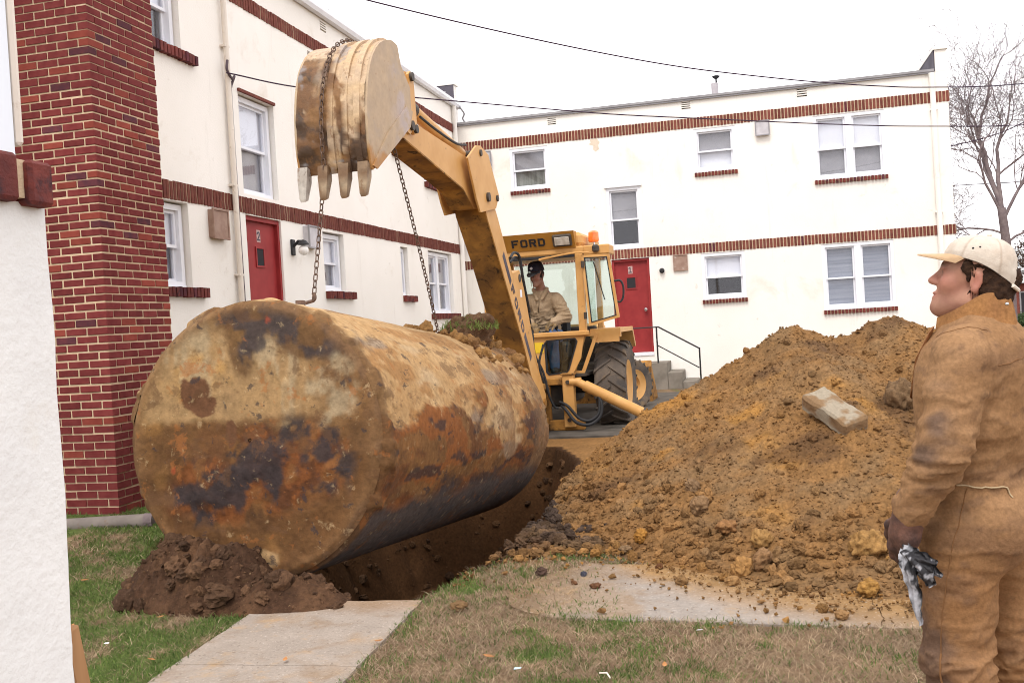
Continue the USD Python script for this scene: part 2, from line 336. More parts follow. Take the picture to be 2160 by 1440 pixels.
# window glass: clear with a mirror sheen that grows at a glance
M['glass'] = usdkit.material(stage, '/World/Looks/window_glass', {'f': ('layer_weight', {'blend': 0.5}), 'pw': ('math', {'math_type': 'power', 'value2': 4.0}), 'fm': ('math', {'math_type': 'multiply_add', 'value2': 0.85, 'value3': 0.045}), 't': ('transparent_bsdf', {'color': (0.975, 0.98, 0.985)}), 'g': ('glossy_bsdf', {'color': (0.9, 0.9, 0.95), 'roughness': 0.02}), 'm': ('mix_closure', {})},
    [('f.facing', 'pw.value1'), ('pw.value', 'fm.value1'), ('fm.value', 'm.fac'), ('t.BSDF', 'm.closure1'), ('g.BSDF', 'm.closure2')], surface='m.closure')
M['cab_glass'] = usdkit.material(stage, '/World/Looks/cab_glass', {'f': ('layer_weight', {'blend': 0.5}), 'pw': ('math', {'math_type': 'power', 'value2': 4.0}), 'fm': ('math', {'math_type': 'multiply_add', 'value2': 0.85, 'value3': 0.06}), 't': ('transparent_bsdf', {'color': (0.82, 0.89, 0.87)}), 'g': ('glossy_bsdf', {'color': (0.9, 0.95, 0.95), 'roughness': 0.03}), 'm': ('mix_closure', {})},
    [('f.facing', 'pw.value1'), ('pw.value', 'fm.value1'), ('fm.value', 'm.fac'), ('t.BSDF', 'm.closure1'), ('g.BSDF', 'm.closure2')], surface='m.closure')
# ------------------------------------------------------------------ ground: one sheet, with the pit dug into it
def ss(a, b, x):
    t = np.clip((np.asarray(x, float) - a) / (b - a), 0, 1); return t * t * (3 - 2 * t)
def noise2(x, y, s, seed, oct=4): return meshkit.fbm(np.stack([np.asarray(x, float) * s, np.asarray(y, float) * s, np.zeros_like(np.asarray(x, float)) + 0.37], -1), oct, seed)
def ground_base(x, y): return 0.13 * ss(5, 13, y) + 0.20 * ss(-1.2, -3.6, x) * ss(5.2, 8.4, y)
PIT = np.array([(-2.35, 6.25), (-1.6, 5.92), (-1.33, 5.78), (-0.675, 5.69), (-0.50, 6.02), (-0.38, 6.34), (-0.24, 6.47), (-0.06, 6.95), (0.12, 7.62), (0.30, 8.3), (0.42, 9.2), (0.62, 10.4), (0.45, 11.5), (-0.5, 12.0), (-1.6, 11.2), (-2.5, 8.9), (-2.7, 7.2)])
PITP = Polygon(PIT)
def seg_dist(x, y, poly):
    d = np.full(np.shape(x), 1e9)
    for a, b in zip(poly, np.roll(poly, -1, 0)):
        ab = b - a; t = np.clip(((x - a[0]) * ab[0] + (y - a[1]) * ab[1]) / (ab @ ab), 0, 1)
        d = np.minimum(d, np.hypot(x - a[0] - t * ab[0], y - a[1] - t * ab[1]))
    return d
def inside(x, y, poly):
    r = np.zeros(np.shape(x), bool)
    for a, b in zip(poly, np.roll(poly, -1, 0)):
        c = (a[1] > y) != (b[1] > y)
        with np.errstate(divide='ignore', invalid='ignore'): r ^= c & (x < (b[0] - a[0]) * (y - a[1]) / (b[1] - a[1]) + a[0])
    return r
def pit_depth(x, y):
    x, y = x + .12 * (noise2(x, y, 3.1, 7) - .5) * ss(5.9, 6.5, y), y + .12 * (noise2(x, y, 3.1, 8) - .5) * ss(5.9, 6.5, y)
    s = np.where(inside(x, y, PIT), seg_dist(x, y, PIT), 0.0)
    n = noise2(x, y, 2.6, 5); n2 = noise2(x, y, 9, 6)
    return np.where(s > 0, np.minimum(1.45, s * (2.3 + 1.6 * n)) * (0.9 + 0.2 * n) + 0.10 * (n2 - 0.5) * ss(0.02, 0.2, s), 0.0), s
def gz(x, y): return ground_base(x, y) - pit_depth(np.asarray(x, float), np.asarray(y, float))[0]

# the two straight paths, as (centre line start, direction, half width, from, to)
P1C, P1D = np.array([-1.33, 4.55]), np.array([.19, .98]) / math.hypot(.19, .98); P2C, P2D = np.array([0.30, 5.72]), UB[:2]
def path1_side(x, y):
    q = np.stack([x - P1C[0], y - P1C[1]], -1); return q @ P1D, q @ np.array([P1D[1], -P1D[0]])
def path2_side(x, y):
    q = np.stack([x - P2C[0], y - P2C[1]], -1); return q @ P2D, q @ UA[:2]

xs = np.unique(np.round(np.concatenate([np.arange(-4.6, 4.4, 0.035), -4.6 - np.geomspace(0.05, 400, 36), 4.4 + np.geomspace(0.05, 400, 36)]), 4))
ys = np.unique(np.round(np.concatenate([np.arange(3.6, 9.6, 0.035), np.arange(9.6, 12.3, 0.045), 12.6 + np.geomspace(0.1, 500, 40), 3.6 - np.geomspace(0.1, 60, 24)]), 4))
GX, GY = np.meshgrid(xs, ys, indexing='ij')
DEP, SIN = pit_depth(GX, GY)
GZ = ground_base(GX, GY) - DEP + 0.022 * (noise2(GX, GY, 5, 1) - 0.5) * ss(400, 30, np.hypot(GX, GY))
def spill_at(x, y, d):
    """How far loose soil covers the ground: thick between the pit and the pile, thin along the near edge."""
    n = noise2(x, y, 4, 15) - 0.5
    return np.clip(ss(0.60, 0.15, d + 0.35 * n - .9 * ss(6.6, 7.6, y)) * ss(-0.25, 0.15, x + .3 * n) * ss(6.0, 6.7, y + n) + .55 * ss(0.20, 0.02, d + .2 * n) * ss(-0.6, -.2, x), 0, 1)
out_d = np.where(inside(GX, GY, PIT), 0, seg_dist(GX, GY, PIT))
patch = noise2(GX, GY, 1.5, 11, 5); patch2 = noise2(GX, GY, 6, 12, 4)
green_bias = ss(-0.6, -2.2, GX) * 0.16
green = np.clip(ss(0.53, 0.66, patch * 0.6 + patch2 * 0.4 + green_bias), 0, 1)[..., None]
straw = np.array([0.185, 0.122, 0.072]) * (0.30 + 1.25 * noise2(GX, GY, 11, 19, 4)[..., None]); grn = np.array([0.075, 0.10, 0.028]) * (0.7 + 0.6 * patch2[..., None])
col = straw * (1 - green) + grn * green
spill = spill_at(GX, GY, out_d)
dirt = np.array([0.20, 0.105, 0.038]) * (0.65 + 0.7 * patch2[..., None])
col = col * (1 - spill[..., None]) + dirt * spill[..., None]
nn = noise2(GX, GY, 3.2, 21, 5)[..., None]
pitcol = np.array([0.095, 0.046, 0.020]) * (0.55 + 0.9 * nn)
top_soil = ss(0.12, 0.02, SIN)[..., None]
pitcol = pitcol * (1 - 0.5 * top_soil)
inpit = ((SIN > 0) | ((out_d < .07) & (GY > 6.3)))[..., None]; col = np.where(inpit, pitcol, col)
i, j = np.meshgrid(np.arange(len(xs) - 1), np.arange(len(ys) - 1), indexing='ij'); n_ = len(ys)
q = np.stack([i * n_ + j, (i + 1) * n_ + j, (i + 1) * n_ + j + 1, i * n_ + j + 1], -1).reshape(-1, 4)
gm = trimesh.Trimesh(np.stack([GX, GY, GZ], -1).reshape(-1, 3), np.vstack([q[:, [0, 1, 2]], q[:, [0, 2, 3]]]), process=False)
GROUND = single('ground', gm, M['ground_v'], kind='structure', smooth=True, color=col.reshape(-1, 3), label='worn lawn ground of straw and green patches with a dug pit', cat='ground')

# sidewalk: slabs with tooled joints; the pit has broken the first run off
def slab(poly, top=0.03, thick=0.10, seed=0):
    m = ext_xy(poly.buffer(-0.003), -thick, 0.0)
    v = m.vertices.copy(); v[:, 2] += top + ground_base(v[:, 0], v[:, 1]); m.vertices = v; return m
SLABM = vlook('worn_concrete', rough=0.95, grain=0.16, gscale=60, bump=0.006, bscale=110, spec=0.0, flecks=[((0.13, 0.095, 0.07), 40.0, 0.585, 0.65, 0.6, (1, 1, 1)), ((0.55, 0.49, 0.43), 50.0, 0.59, 0.66, 0.6, (1, 1, 1)), ((0.20, 0.12, 0.06), 3.2, 0.52, 0.68, 0.5, (1, 1, 1)), ((0.42, 0.27, 0.13), 5.0, 0.56, 0.68, 0.45, (1, 1, 1))])
def put_slab(poly, top, warm):
    e = poly.exterior; n = max(12, int(e.length / .04)); rag = Polygon([e.interpolate(k / n, normalized=True).coords[0] for k in range(n)])
    q = np.array(rag.exterior.coords)[:-1]; q = q + (.012 if warm > .5 else .035) * (np.stack([noise2(q[:, 0], q[:, 1], 9, 141), noise2(q[:, 0], q[:, 1], 9, 142)], -1) - .5) * 2
    m = slab(Polygon(q).buffer(0), top).subdivide_to_size(.045, max_iter=12); v = m.vertices; x, y = v[:, 0], v[:, 1]
    a, b = noise2(x, y, 2.2, 143, 5), noise2(x, y, 7, 144, 4)
    base = np.array([.30, .252, .212]) * warm + np.array([.285, .25, .22]) * (1 - warm); c = base * (0.82 + .36 * b[:, None])
    dp = np.interp(x, FX0, FY0) - y; d1 = ss(.75, .05, dp + .5 * (a - .5)) * ss(-.1, .3, x); d2 = ss(.30, .0, seg_dist(x, y, PIT) + .25 * (a - .5)); d3 = ss(.56, .66, a) * .35
    k = np.clip(d1 * .9 + d3, 0, .9)[:, None]; c = c * (1 - k) + np.array([.27, .155, .06]) * (.7 + .6 * b[:, None]) * k
    if warm < .5:
        e_ = ss(.45, -.30, (np.stack([x, y], -1) - P2C) @ P2D + .5 * (a - .5))[:, None]; c = c * (1 - e_) + np.array([.20, .135, .082]) * (.6 + .8 * b[:, None]) * e_
    k = np.clip(d2 * .5, 0, .8)[:, None]; c = c * (1 - k) + np.array([.26, .15, .07]) * k
    m.merge_vertices() if False else None
    part('/World/sidewalk', 'slab', m, SLABM, color=c)
FX0 = np.array([-2, .1, .35, .65, 1.09, 1.5, 1.94, 2.6, 3.5, 5.0, 6.0, 7.0]); FY0 = np.array([12, 7.9, 7.0, 6.42, 5.80, 5.38, 5.10, 4.92, 4.95, 5.5, 6.5, 8.0])
def quad_from(c, d, nrm, a0, a1, h): return Polygon([c + d * a0 - nrm * h, c + d * a1 - nrm * h, c + d * a1 + nrm * h, c + d * a0 + nrm * h])
SWALK = UsdGeom.Xform.Define(stage, '/World/sidewalk'); data(SWALK.GetPrim(), 'concrete sidewalk in two runs, dusted with orange soil', 'sidewalk', kind='structure')
n1, n2 = np.array([P1D[1], -P1D[0]]), UA[:2]
cut = PITP.buffer(-0.05)
for a0, a1 in ((-1.55, -0.70), (-0.70, 0.165), (0.165, 1.25)):
    sl = quad_from(P1C, P1D, n1, a0, a1, 0.485).difference(cut)
    if a1 > 1: sl = sl.intersection(Polygon([(-3, 4), (0, 4), (-0.50, 5.66), (-0.70, 5.72), (-0.95, 5.735), (-1.2, 5.79), (-1.45, 5.83), (-3, 5.9)]))
    put_slab(sl, .018, 1.0)
PATHS = [quad_from(P1C, P1D, n1, -1.55, 1.25, 0.485)]
for a0, a1 in ((-0.36, 1.64), (1.64, 2.86), (2.86, 4.1), (4.1, 5.3)):
    sl = quad_from(P2C, P2D, n2, a0, a1, 0.60)
    if a0 < 0:
        pts = np.array(sl.exterior.coords)[:-1]
        sl = Polygon([P2C + P2D * 1.64 - n2 * 0.6, P2C + P2D * 1.64 + n2 * 0.6, P2C + P2D * (-0.05) + n2 * 0.6, P2C + P2D * (-0.28) + n2 * 0.3, P2C + P2D * (-0.42) - n2 * 0.05, P2C + P2D * (-0.33) - n2 * 0.35, P2C + P2D * (-0.05) - n2 * 0.52])
    put_slab(sl.difference(PITP.buffer(0.02)), .012, 0.15); PATHS.append(sl)
PATHU = unary_union(PATHS)
part('/World', 'driveway', (lambda m: m)(slab(Polygon([(-0.2, 12.45), (1.8, 12.0), (6.5, 11.0), (9, 16.5), (2.4, 18.6), (0.9, 18.4)]), top=0.024, thick=0.2)), look('dark_asphalt', (0.075, 0.066, 0.056), (0.115, 0.10, 0.085), scale=5, rough=0.95, bump=0.004, bscale=80), kind='structure')

# ------------------------------------------------------------------ facades
def frame_rot(ax): return np.column_stack([ax[0], ax[1], (0, 0, 1)])
KORNER = np.array([-0.954, 21.486, 0.0])                       # where the two wings meet
ROT_B, ROT_A = -math.degrees(AZ), 90 - math.degrees(AZ)

def window(b, x0, x1, z0, z1, y=0.0, reveal=0.05, double=False, upper='blind', lower='dark', split=0.5, label=None, frame=0.065):
    """A white sash window in an opening; x, z its casing; upper, lower: what hangs behind the two panes."""
    fr = [ring_xz(x0, x1, z0, z1, frame, y + reveal - 0.035, y + reveal + 0.10), bx(x0 - 0.0, x1 + 0.0, y + reveal - 0.05, y + reveal - 0.034, z0 - 0.012, z0 + 0.02)]
    cells = [(x0 + frame, x1 - frame)]
    if double:
        mw = 0.13 if x1 - x0 > 1.2 else 0.10; c = (x0 + x1) / 2
        fr.append(bx(c - mw / 2, c + mw / 2, y + reveal - 0.033, y + reveal + 0.10, z0 + frame + 0.001, z1 - frame - 0.001)); cells = [(x0 + frame, c - mw / 2), (c + mw / 2, x1 - frame)]
    w = part(b, 'window', cat_(fr), M['white'], label=label)
    a0, a1 = z0 + frame, z1 - frame; zm = a0 + (a1 - a0) * split
    for k, (c0, c1) in enumerate(cells):
        up = upper[k % len(upper)] if isinstance(upper, tuple) else upper; lo = lower[k % len(lower)] if isinstance(lower, tuple) else lower
        part(w, 'upper_sash', ring_xz(c0 + 0.001, c1 - 0.001, zm - 0.018, a1 - 0.001, 0.034, y + reveal + 0.004, y + reveal + 0.036), M['white'])
        part(w, 'lower_sash', ring_xz(c0 + 0.001, c1 - 0.001, a0 + 0.001, zm + 0.018, 0.036, y + reveal + 0.038, y + reveal + 0.07), M['white'])
        part(w, 'pane', bx(c0 + 0.03, c1 - 0.03, y + reveal + 0.018, y + reveal + 0.022, zm + 0.012, a1 - 0.03), M['glass'])
        part(w, 'pane', bx(c0 + 0.03, c1 - 0.03, y + reveal + 0.052, y + reveal + 0.056, a0 + 0.03, zm - 0.014), M['glass'])
        if up != 'dark': part(w, 'blind' if up.startswith('blind') or up == 'slat' else 'curtain', bx(c0 + 0.003, c1 - 0.003, y + reveal + 0.073, y + reveal + 0.078, zm - 0.01 if lo != up else a0, a1), M[up])
        if lo != 'dark' and lo != up: part(w, 'curtain', bx(c0 + 0.005, c1 - 0.005, y + reveal + 0.11, y + reveal + 0.116, a0 + 0.01, zm + 0.03), M[lo])
        part(w, 'room', cat_([bx(c0 - 0.02, c1 + 0.02, y + reveal + 0.70, y + reveal + 0.72, a0 - 0.05, a1 + 0.05), bx(c0 - 0.04, c0 - 0.02, y + reveal + 0.16, y + reveal + 0.72, a0 - 0.05, a1 + 0.05), bx(c1 + 0.02, c1 + 0.04, y + reveal + 0.16, y + reveal + 0.72, a0 - 0.05, a1 + 0.05)]), M['dark'])
    return w

def brick_run(b, x0, x1, z0, z1, pitch, parent_name, mat, singles, rng, proud=0.012, depth=0.09):
    """A row of upright bricks with recessed mortar; the bricks for which singles(x) holds are parts, the others one joined piece."""
    run = part(b, parent_name, bx(x0, x1, -0.003, 0.05, z0 + 0.004, z1 - 0.004), M['mortar'])
    n = max(1, round((x1 - x0) / pitch)); p = (x1 - x0) / n; rest = []
    for k in range(n):
        a = x0 + p * k; jit = rng.normal(0, 0.0025); h = rng.normal(0, 0.003)
        pr = proud + rng.normal(0, 0.0025)
        m = bx(a + 0.0095, a + p - 0.0095, -pr, 0.045, z0 + max(h, -0.003), z1 + min(jit, 0.003))
        if singles(a + p / 2): part(run, 'brick', m, mat if rng.random() > 0.05 else M['brick_dark'])
        else: rest.append(m)
    if rest: part(run, 'brick_row', cat_(rest), mat, kind='stuff')
    return run

def vent(b, x0, x1, z0, z1):
    v = part(b, 'roof_vent', bx(x0, x1, 0.06, 0.08, z0, z1), M['dark'])
    n = 4; p = (z1 - z0) / n
    for k in range(n): part(v, 'slat', bx(x0 - 0.005, x1 + 0.005, -0.012, 0.05, z0 + p * (k + 0.55), z0 + p * (k + 1)), M['stucco'])

def wall_with_holes(x0, x1, z0, z1, holes, thick=0.26):
    p = sbox(x0, z0, x1, z1)
    for h in holes: p = p.difference(sbox(*h))
    return ext_xz(p, 0, thick)

# ---- the wing at the back (local x along its front, y into it)
B = thing('apartment_building', 'cream two-storey flat block at the back with red door marked 1', 'building', KORNER, ROT_B)
rng = R_(3)
BW = [(1.17, 2.02, 4.50, 5.41), (3.23, 3.96, 3.07, 4.37), (5.12, 5.96, 4.53, 5.42), (7.49, 8.85, 4.15, 5.43), (5.14, 6.02, 1.89, 2.84), (7.53, 8.90, 1.53, 2.845)]
BD = (3.26, 4.06, 0.83, 2.85)
BV = [(2.06, 2.24, 5.845, 6.0), (4.91, 5.09, 5.86, 6.02), (7.22, 7.41, 5.85, 6.03)]
holes = [(a, c, d, e) for a, d, c, e in [(w[0], w[1], w[2], w[3]) for w in BW]]
holes = [(w[0], w[2], w[1], w[3]) for w in BW] + [(BD[0], BD[2], BD[1], BD[3])] + [(v[0], v[2], v[1], v[3]) for v in BV]
part(B, 'wall', cat_([wall_with_holes(0.0, 10.04, -0.4, 6.05, holes), bx(9.80, 10.04, 0.263, 9.0, -0.4, 6.05), bx(0, 10.04, 9.003, 9.25, -0.4, 6.05)]), M['stucco'])
part(B, 'parapet', cat_([bx(9.83, 10.04, 0.0, 9.0, 6.052, 6.47), bx(9.80, 10.07, -0.03, 9.03, 6.472, 6.54)]), M['stucco'])
part(B, 'parapet_flashing', bx(9.812, 9.828, 0.02, 8.95, 6.06, 6.47), M['flash'])
part(B, 'roof', bx(0.0, 9.81, 0.05, 9.0, 6.052, 6.075), M['roof'])
part(B, 'roof_edge', cat_([bx(0.0, 9.80, -0.06, 0.045, 6.053, 6.10), bx(0.0, 9.80, -0.045, -0.004, 6.02, 6.052)]), M['drip'])
upper = brick_run(B, 0.0, 10.06, 5.455, 5.66, 0.0677, 'brick_band', M['brick_band'], lambda x: x > 2.3, rng)
brick_run(B, 0.0, 3.2, 2.865, 3.055, 0.0677, 'brick_band', M['brick_band'], lambda x: False, rng)
brick_run(B, 3.2, 10.06, 2.865, 3.055, 0.0677, 'brick_band', M['brick_band'], lambda x: x > 4.0, rng)
stain = part(B, 'peeled_patch', ext_xz(Polygon([(2.95, 5.44), (3.10, 5.45), (3.16, 5.36), (3.12, 5.30), (3.14, 5.22), (3.06, 5.17), (3.01, 5.22), (3.02, 5.30), (2.92, 5.34), (2.97, 5.37)]), -0.0035, 0.001), look('bare_plaster', (0.60, 0.50, 0.40), (0.66, 0.57, 0.46), scale=14, rough=0.95))
kinds = [('blind_grey', 'curtain'), ('blind_grey', 'dark'), ('blind_grey', 'blind'), ('blind', 'blind_grey'), ('blind', 'dark'), ('slat', 'slat')]
labs = ['small window with greenish curtain under the upper brick band', 'tall stair window above the red door', 'small window with half drawn shade beside the upper right pair', 'upper pair of sash windows with pale blinds', 'small window right of the red door', 'lower pair of sash windows with slatted blinds']
for (a, c, z0, z1), (u, l), lb in zip(BW, kinds, labs):
    window(B, a, c, z0, z1, reveal=0.045, double=(c - a) > 1.2, upper=u, lower=l, label=lb, split=0.47)
    if lb.startswith('tall'): part(B, 'lintel', bx(a - 0.03, c + 0.03, -0.03, 0.04, z1 + 0.002, z1 + 0.05), M['white'])
    else: brick_run(B, a - 0.02, c + 0.02, z0 - 0.095, z0 - 0.012, 0.0677, 'window_sill', M['brick_sill'], lambda x: True, rng, proud=0.05, depth=0.1)
def door(b, x0, x1, z0, z1, number, bar=0.0):
    d = part(b, 'door', bx(x0 + 0.05, x1 - 0.05, 0.085, 0.125, z0 + 0.03, z1 - 0.055), M['red_door'])
    part(d, 'door_frame', cat_([bx(x0, x0 + 0.05, 0.03, 0.16, z0, z1), bx(x1 - 0.05, x1, 0.03, 0.16, z0, z1), bx(x0 + 0.051, x1 - 0.051, 0.03, 0.16, z1 - 0.055, z1)]), M['red_door'])
    part(d, 'threshold', bx(x0, x1, -0.02, 0.16, z0 - 0.04, z0 + 0.028), M['white'])
    c = (x0 + x1) / 2
    part(d, 'door_window', bx(c - 0.10, c + 0.08, 0.078, 0.084, z1 - 0.62, z1 - 0.40), M['dark'])
    part(d, 'window_bead', ring_xz(c - 0.125, c + 0.105, z1 - 0.645, z1 - 0.375, 0.024, 0.070, 0.0845), M['red_door'])
    t = meshkit.text_mesh(number, 0.11, 0.006, bold=True); t = turned(t, math.pi / 2, (1, 0, 0)); w = t.bounds
    part(d, 'number', moved(t, (c - 0.02 - (w[0][0] + w[1][0]) / 2, 0.084, z1 - 0.29)), M['flash'])
    pl = bx(c - 0.065, c + 0.03, 0.0825, 0.0845, z1 - 0.315, z1 - 0.155)
    part(d, 'number_plate', pl, look('worn_plate_' + number, (0.50, 0.34, 0.32), rough=0.6))
    k = turned(lathe([(0, 0), (0.018, 0.0), (0.014, 0.03), (0.033, 0.045), (0.036, 0.06), (0.02, 0.075), (0, 0.077)], 14), math.pi / 2, (1, 0, 0))
    part(d, 'knob', moved(k, (x1 - 0.13, 0.085, z0 + 0.93)), M['steel']); return d
door(B, BD[0], BD[1], BD[2], BD[3], '1')
part(B, 'door_lintel', bx(BD[0] - 0.02, BD[1] + 0.02, 0.002, 0.05, BD[3] + 0.001, BD[3] + 0.013), M['drip'])
for v in BV: vent(B, *v)
def meter(b, name, x0, x1, z0, z1, mat, deep=0.10):
    m = part(b, name, cbox(x0, x1, -deep, 0.02, z0, z1, 0.01), mat)
    part(m, 'cover_rim', ring_xz(x0 - 0.01, x1 + 0.01, z0 - 0.01, z1 + 0.01, 0.022, -deep - 0.012, -deep + 0.01), M['drip'] if mat is not M['box_brown'] else M['box_brown'])
meter(B, 'wall_box', 6.37, 6.64, 5.15, 5.44, M['box_grey'], 0.08)
meter(B, 'wall_box', 0.56, 0.77, 5.09, 5.40, M['box_grey'], 0.08)
meter(B, 'wall_box', 4.57, 4.85, 2.53, 2.85, M['box_brown'], 0.03)
lm = part(B, 'porch_lamp', moved(turned(lathe([(0, 0), (0.05, 0.005), (0.055, 0.05), (0.03, 0.06), (0.03, 0.10), (0, 0.10)], 16), math.pi / 2, (1, 0, 0)), (4.32, 0, 2.55)), M['black'])
part(B, 'downspout', cat_([tube([(9.74, -0.07, 6.02), (9.75, -0.07, 5.9), (9.76, -0.065, 3.0), (9.77, -0.065, 0.2)], 0.052, 10)] + [bx(9.69, 9.83, -0.09, 0.0, z, z + 0.03) for z in (5.3, 3.3, 1.2)]), M['stucco'])
st = part(B, 'front_steps', cat_([bx(3.0, 4.40, -1.0, -0.001, -0.3, 0.66)]), M['step'])
for x0, z in ((4.402, 0.47), (4.692, 0.28)): part(st, 'step', cbox(x0, x0 + 0.288, -1.0, -0.001, -0.3, z, 0.015), M['step'])
rl = part(B, 'hand_rail', cat_([tube([(4.22, -.9, 1.385), (4.26, -.9, 1.385), (5.05, -.9, .915)], .016, 8), tube([(4.22, -.9, 1.02), (5.03, -.9, .53)], .012, 8), cyl((3.10, -.9, 1.38), (4.22, -.9, 1.385), .013, 8)]), M['black'])
for x, z0, z1 in ((4.22, .64, 1.40), (5.05, .15, .93), (3.10, .64, 1.39)): part(rl, 'rail_post', cyl((x, -.9, z0), (x, -.9, z1), .017, 8), M['black'])
part(B, 'meter_panel', bx(3.02, 3.3, -1.62, -1.61, 0.28, 0.42), M['dark'])
vs = part(B, 'vent_stack', cyl((5.52, 3.2, 6.07), (5.52, 3.2, 7.05), 0.085, 14), look('grey_stack_metal', (0.36, 0.33, 0.35), (0.46, 0.43, 0.45), scale=5, rough=0.6))
part(vs, 'stack_cap', cat_([cyl((5.56, 3.2, 7.05), (5.56, 3.2, 7.16), 0.02, 8), moved(lathe([(0, 0.1), (0.10, 0.06), (0.06, 0.02), (0.03, 0), (0, 0)], 14), (5.56, 3.2, 7.15))]), M['black'])
part(B, 'roof_vent_hood', moved(lathe([(0, 0.16), (0.12, 0.12), (0.14, 0.05), (0.05, 0.04), (0.05, 0), (0, 0)], 14), (5.18, 2.6, 6.07)), M['black'])

# ---- the wing on the left (local x away from the camera, 0 where it meets the other wing)
A = thing('apartment_building', 'cream two-storey flat block on the left with red door marked 2', 'building', KORNER, ROT_A)
AW = [(-11.6, -10.72, 4.92, 5.83, 'blind', 'dark', False), (-9.46, -8.57, 3.46, 4.72, 'blind', 'blind_grey', False), (-11.65, -10.79, 2.24, 3.17, 'blind', 'slat', False), (-7.22, -6.50, 2.27, 3.14, 'blind', 'blind_grey', False), (-3.95, -3.62, 2.25, 3.12, 'blind_grey', 'dark', False), (-2.42, -0.93, 1.92, 3.15, 'blind_grey', 'dark', True), (-4.1, -3.42, 4.88, 5.78, 'blind_grey', 'dark', False), (-2.38, -0.93, 4.52, 5.72, 'blind_grey', 'dark', True), (-7.35, -6.50, 4.88, 5.78, 'blind', 'dark', False)]
AD = (-9.48, -8.54, 1.16, 3.19)
REV = 0.11
AV = [(-6.86, -6.66, 6.24, 6.39), (-10.6, -10.4, 6.24, 6.39), (-3.0, -2.8, 6.24, 6.39)]
holes = [(w[0] - 0.02, w[2], w[1] + 0.02, w[3] + 0.02) for w in AW] + [(AD[0], AD[2], AD[1], AD[3])] + [(v[0], v[2], v[1], v[3]) for v in AV]
part(A, 'wall', cat_([wall_with_holes(-14.6, 0.25, -0.4, 6.43, holes, 0.30), bx(0.0, 0.25, 0.303, 9.0, -0.4, 6.43), bx(-14.6, 0.25, 9.003, 9.25, -0.4, 6.43), bx(-14.6, -14.35, 0.303, 9.0, -0.4, 6.43)]), M['stucco'])
part(A, 'parapet', cat_([bx(0.0, 0.23, 0.0, 9.0, 6.432, 6.95), bx(-0.03, 0.26, -0.03, 9.03, 6.952, 7.0)]), M['stucco'])
part(A, 'parapet_flashing', bx(-0.018, -0.003, 0.0, 8.9, 6.44, 6.95), M['flash'])
part(A, 'roof', bx(-14.6, -0.02, 0.05, 9.0, 6.432, 6.455), M['roof'])
gp = Polygon([(-0.13, 6.53), (-0.135, 6.47), (-0.10, 6.42), (-0.03, 6.41), (-0.004, 6.43), (-0.004, 6.54), (-0.015, 6.54), (-0.02, 6.45), (-0.09, 6.44), (-0.115, 6.48), (-0.115, 6.53)])
gt = part(A, 'gutter', moved(ext_yz(gp, -14.5, 0.1), (0, 0, 0)), M['gutter'])
for x in np.arange(-14.2, 0, 0.82): part(gt, 'gutter_strap', bx(x, x + 0.03, -0.139, -0.004, 6.541, 6.547), M['gutter'])
part(A, 'roof_edge', bx(-14.6, 0.0, -0.003, 0.05, 6.44, 6.50), M['gutter'])
brick_run(A, -14.5, -0.02, 5.85, 6.03, 0.0677, 'brick_band', M['brick_band'], lambda x: False, rng)
brick_run(A, -14.5, -0.02, 3.205, 3.41, 0.0677, 'brick_band', M['brick_band'], lambda x: False, rng)
alabs = ['upper window half hidden by the brick pier', 'tall stair window above the red door', 'ground floor window beside the brick pier', 'ground floor window between the wall lamp and the narrow window', 'narrow ground floor window', 'ground floor pair of sash windows nearest the corner', 'upper narrow window behind the digger arm', 'upper pair of windows behind the digger arm', 'upper window behind the bucket']
for (a, c, z0, z1, u, l, dbl), lb in zip(AW, alabs):
    window(A, a, c, z0, z1, reveal=REV, double=dbl, upper=u, lower=l, label=lb, split=0.5)
    if 'stair' in lb: part(A, 'lintel', bx(a - 0.03, c + 0.03, -0.03, 0.04, z1 + 0.022, z1 + 0.06), M['brick_band'])
    else: brick_run(A, a - 0.03, c + 0.27, z0 - 0.115, z0 - 0.005, 0.0677, 'window_sill', M['brick_sill'], lambda x: True, rng, proud=0.07)
door(A, AD[0], AD[1], AD[2], AD[3], '2')
for v in AV: vent(A, *v)
meter(A, 'wall_box', -10.36, -10.03, 2.83, 3.17, M['box_brown'], 0.07)
meter(A, 'wall_box', -7.88, -7.56, 2.87, 3.18, M['box_grey'], 0.09)
lm = part(A, 'porch_lamp', cat_([cbox(-8.30, -8.20, -0.03, 0.0, 2.74, 2.96, 0.008), tube([(-8.25, -0.02, 2.86), (-8.25, -0.10, 2.93), (-8.25, -0.17, 2.92)], 0.022, 8), moved(lathe([(0, 0.06), (0.045, 0.04), (0.085, -0.01), (0.08, -0.015), (0, -0.015)], 16), (-8.25, -0.17, 2.89))]), M['black'])
part(lm, 'globe', moved(trimesh.creation.icosphere(2, 0.07), (-8.25, -0.17, 2.80)), M['globe'])
part(A, 'downspout', cat_([tube([(-9.80, -0.06, 6.42), (-9.80, -0.055, 1.0)], 0.035, 10)] + [bx(-9.85, -9.75, -0.08, 0.0, z, z + 0.025) for z in (5.2, 3.5, 2.4)]), M['beige'])
part(A, 'downspout', cat_([tube([(-0.28, -0.06, 6.42), (-0.28, -0.055, 1.0)], 0.05, 10)]), M['stucco'])
part(A, 'service_cable', tube(bend([(-9.86, -0.10, 5.02), (-9.90, -0.11, 4.90), (-9.76, -0.09, 4.82), (-9.70, -0.09, 4.86), (-9.76, -0.07, 4.72), (-9.74, -0.05, 4.60), (-9.72, -0.04, 3.4), (-9.70, -0.04, 1.0)], 60), 0.017, 7), M['wire'])
part(A, 'gutter_bracket', tube(bend([(-0.05, -0.12, 6.44), (0.02, -0.2, 6.30), (0.06, -0.15, 6.2), (0.1, -0.2, 6.1)], 16), 0.02, 6), M['drip'])

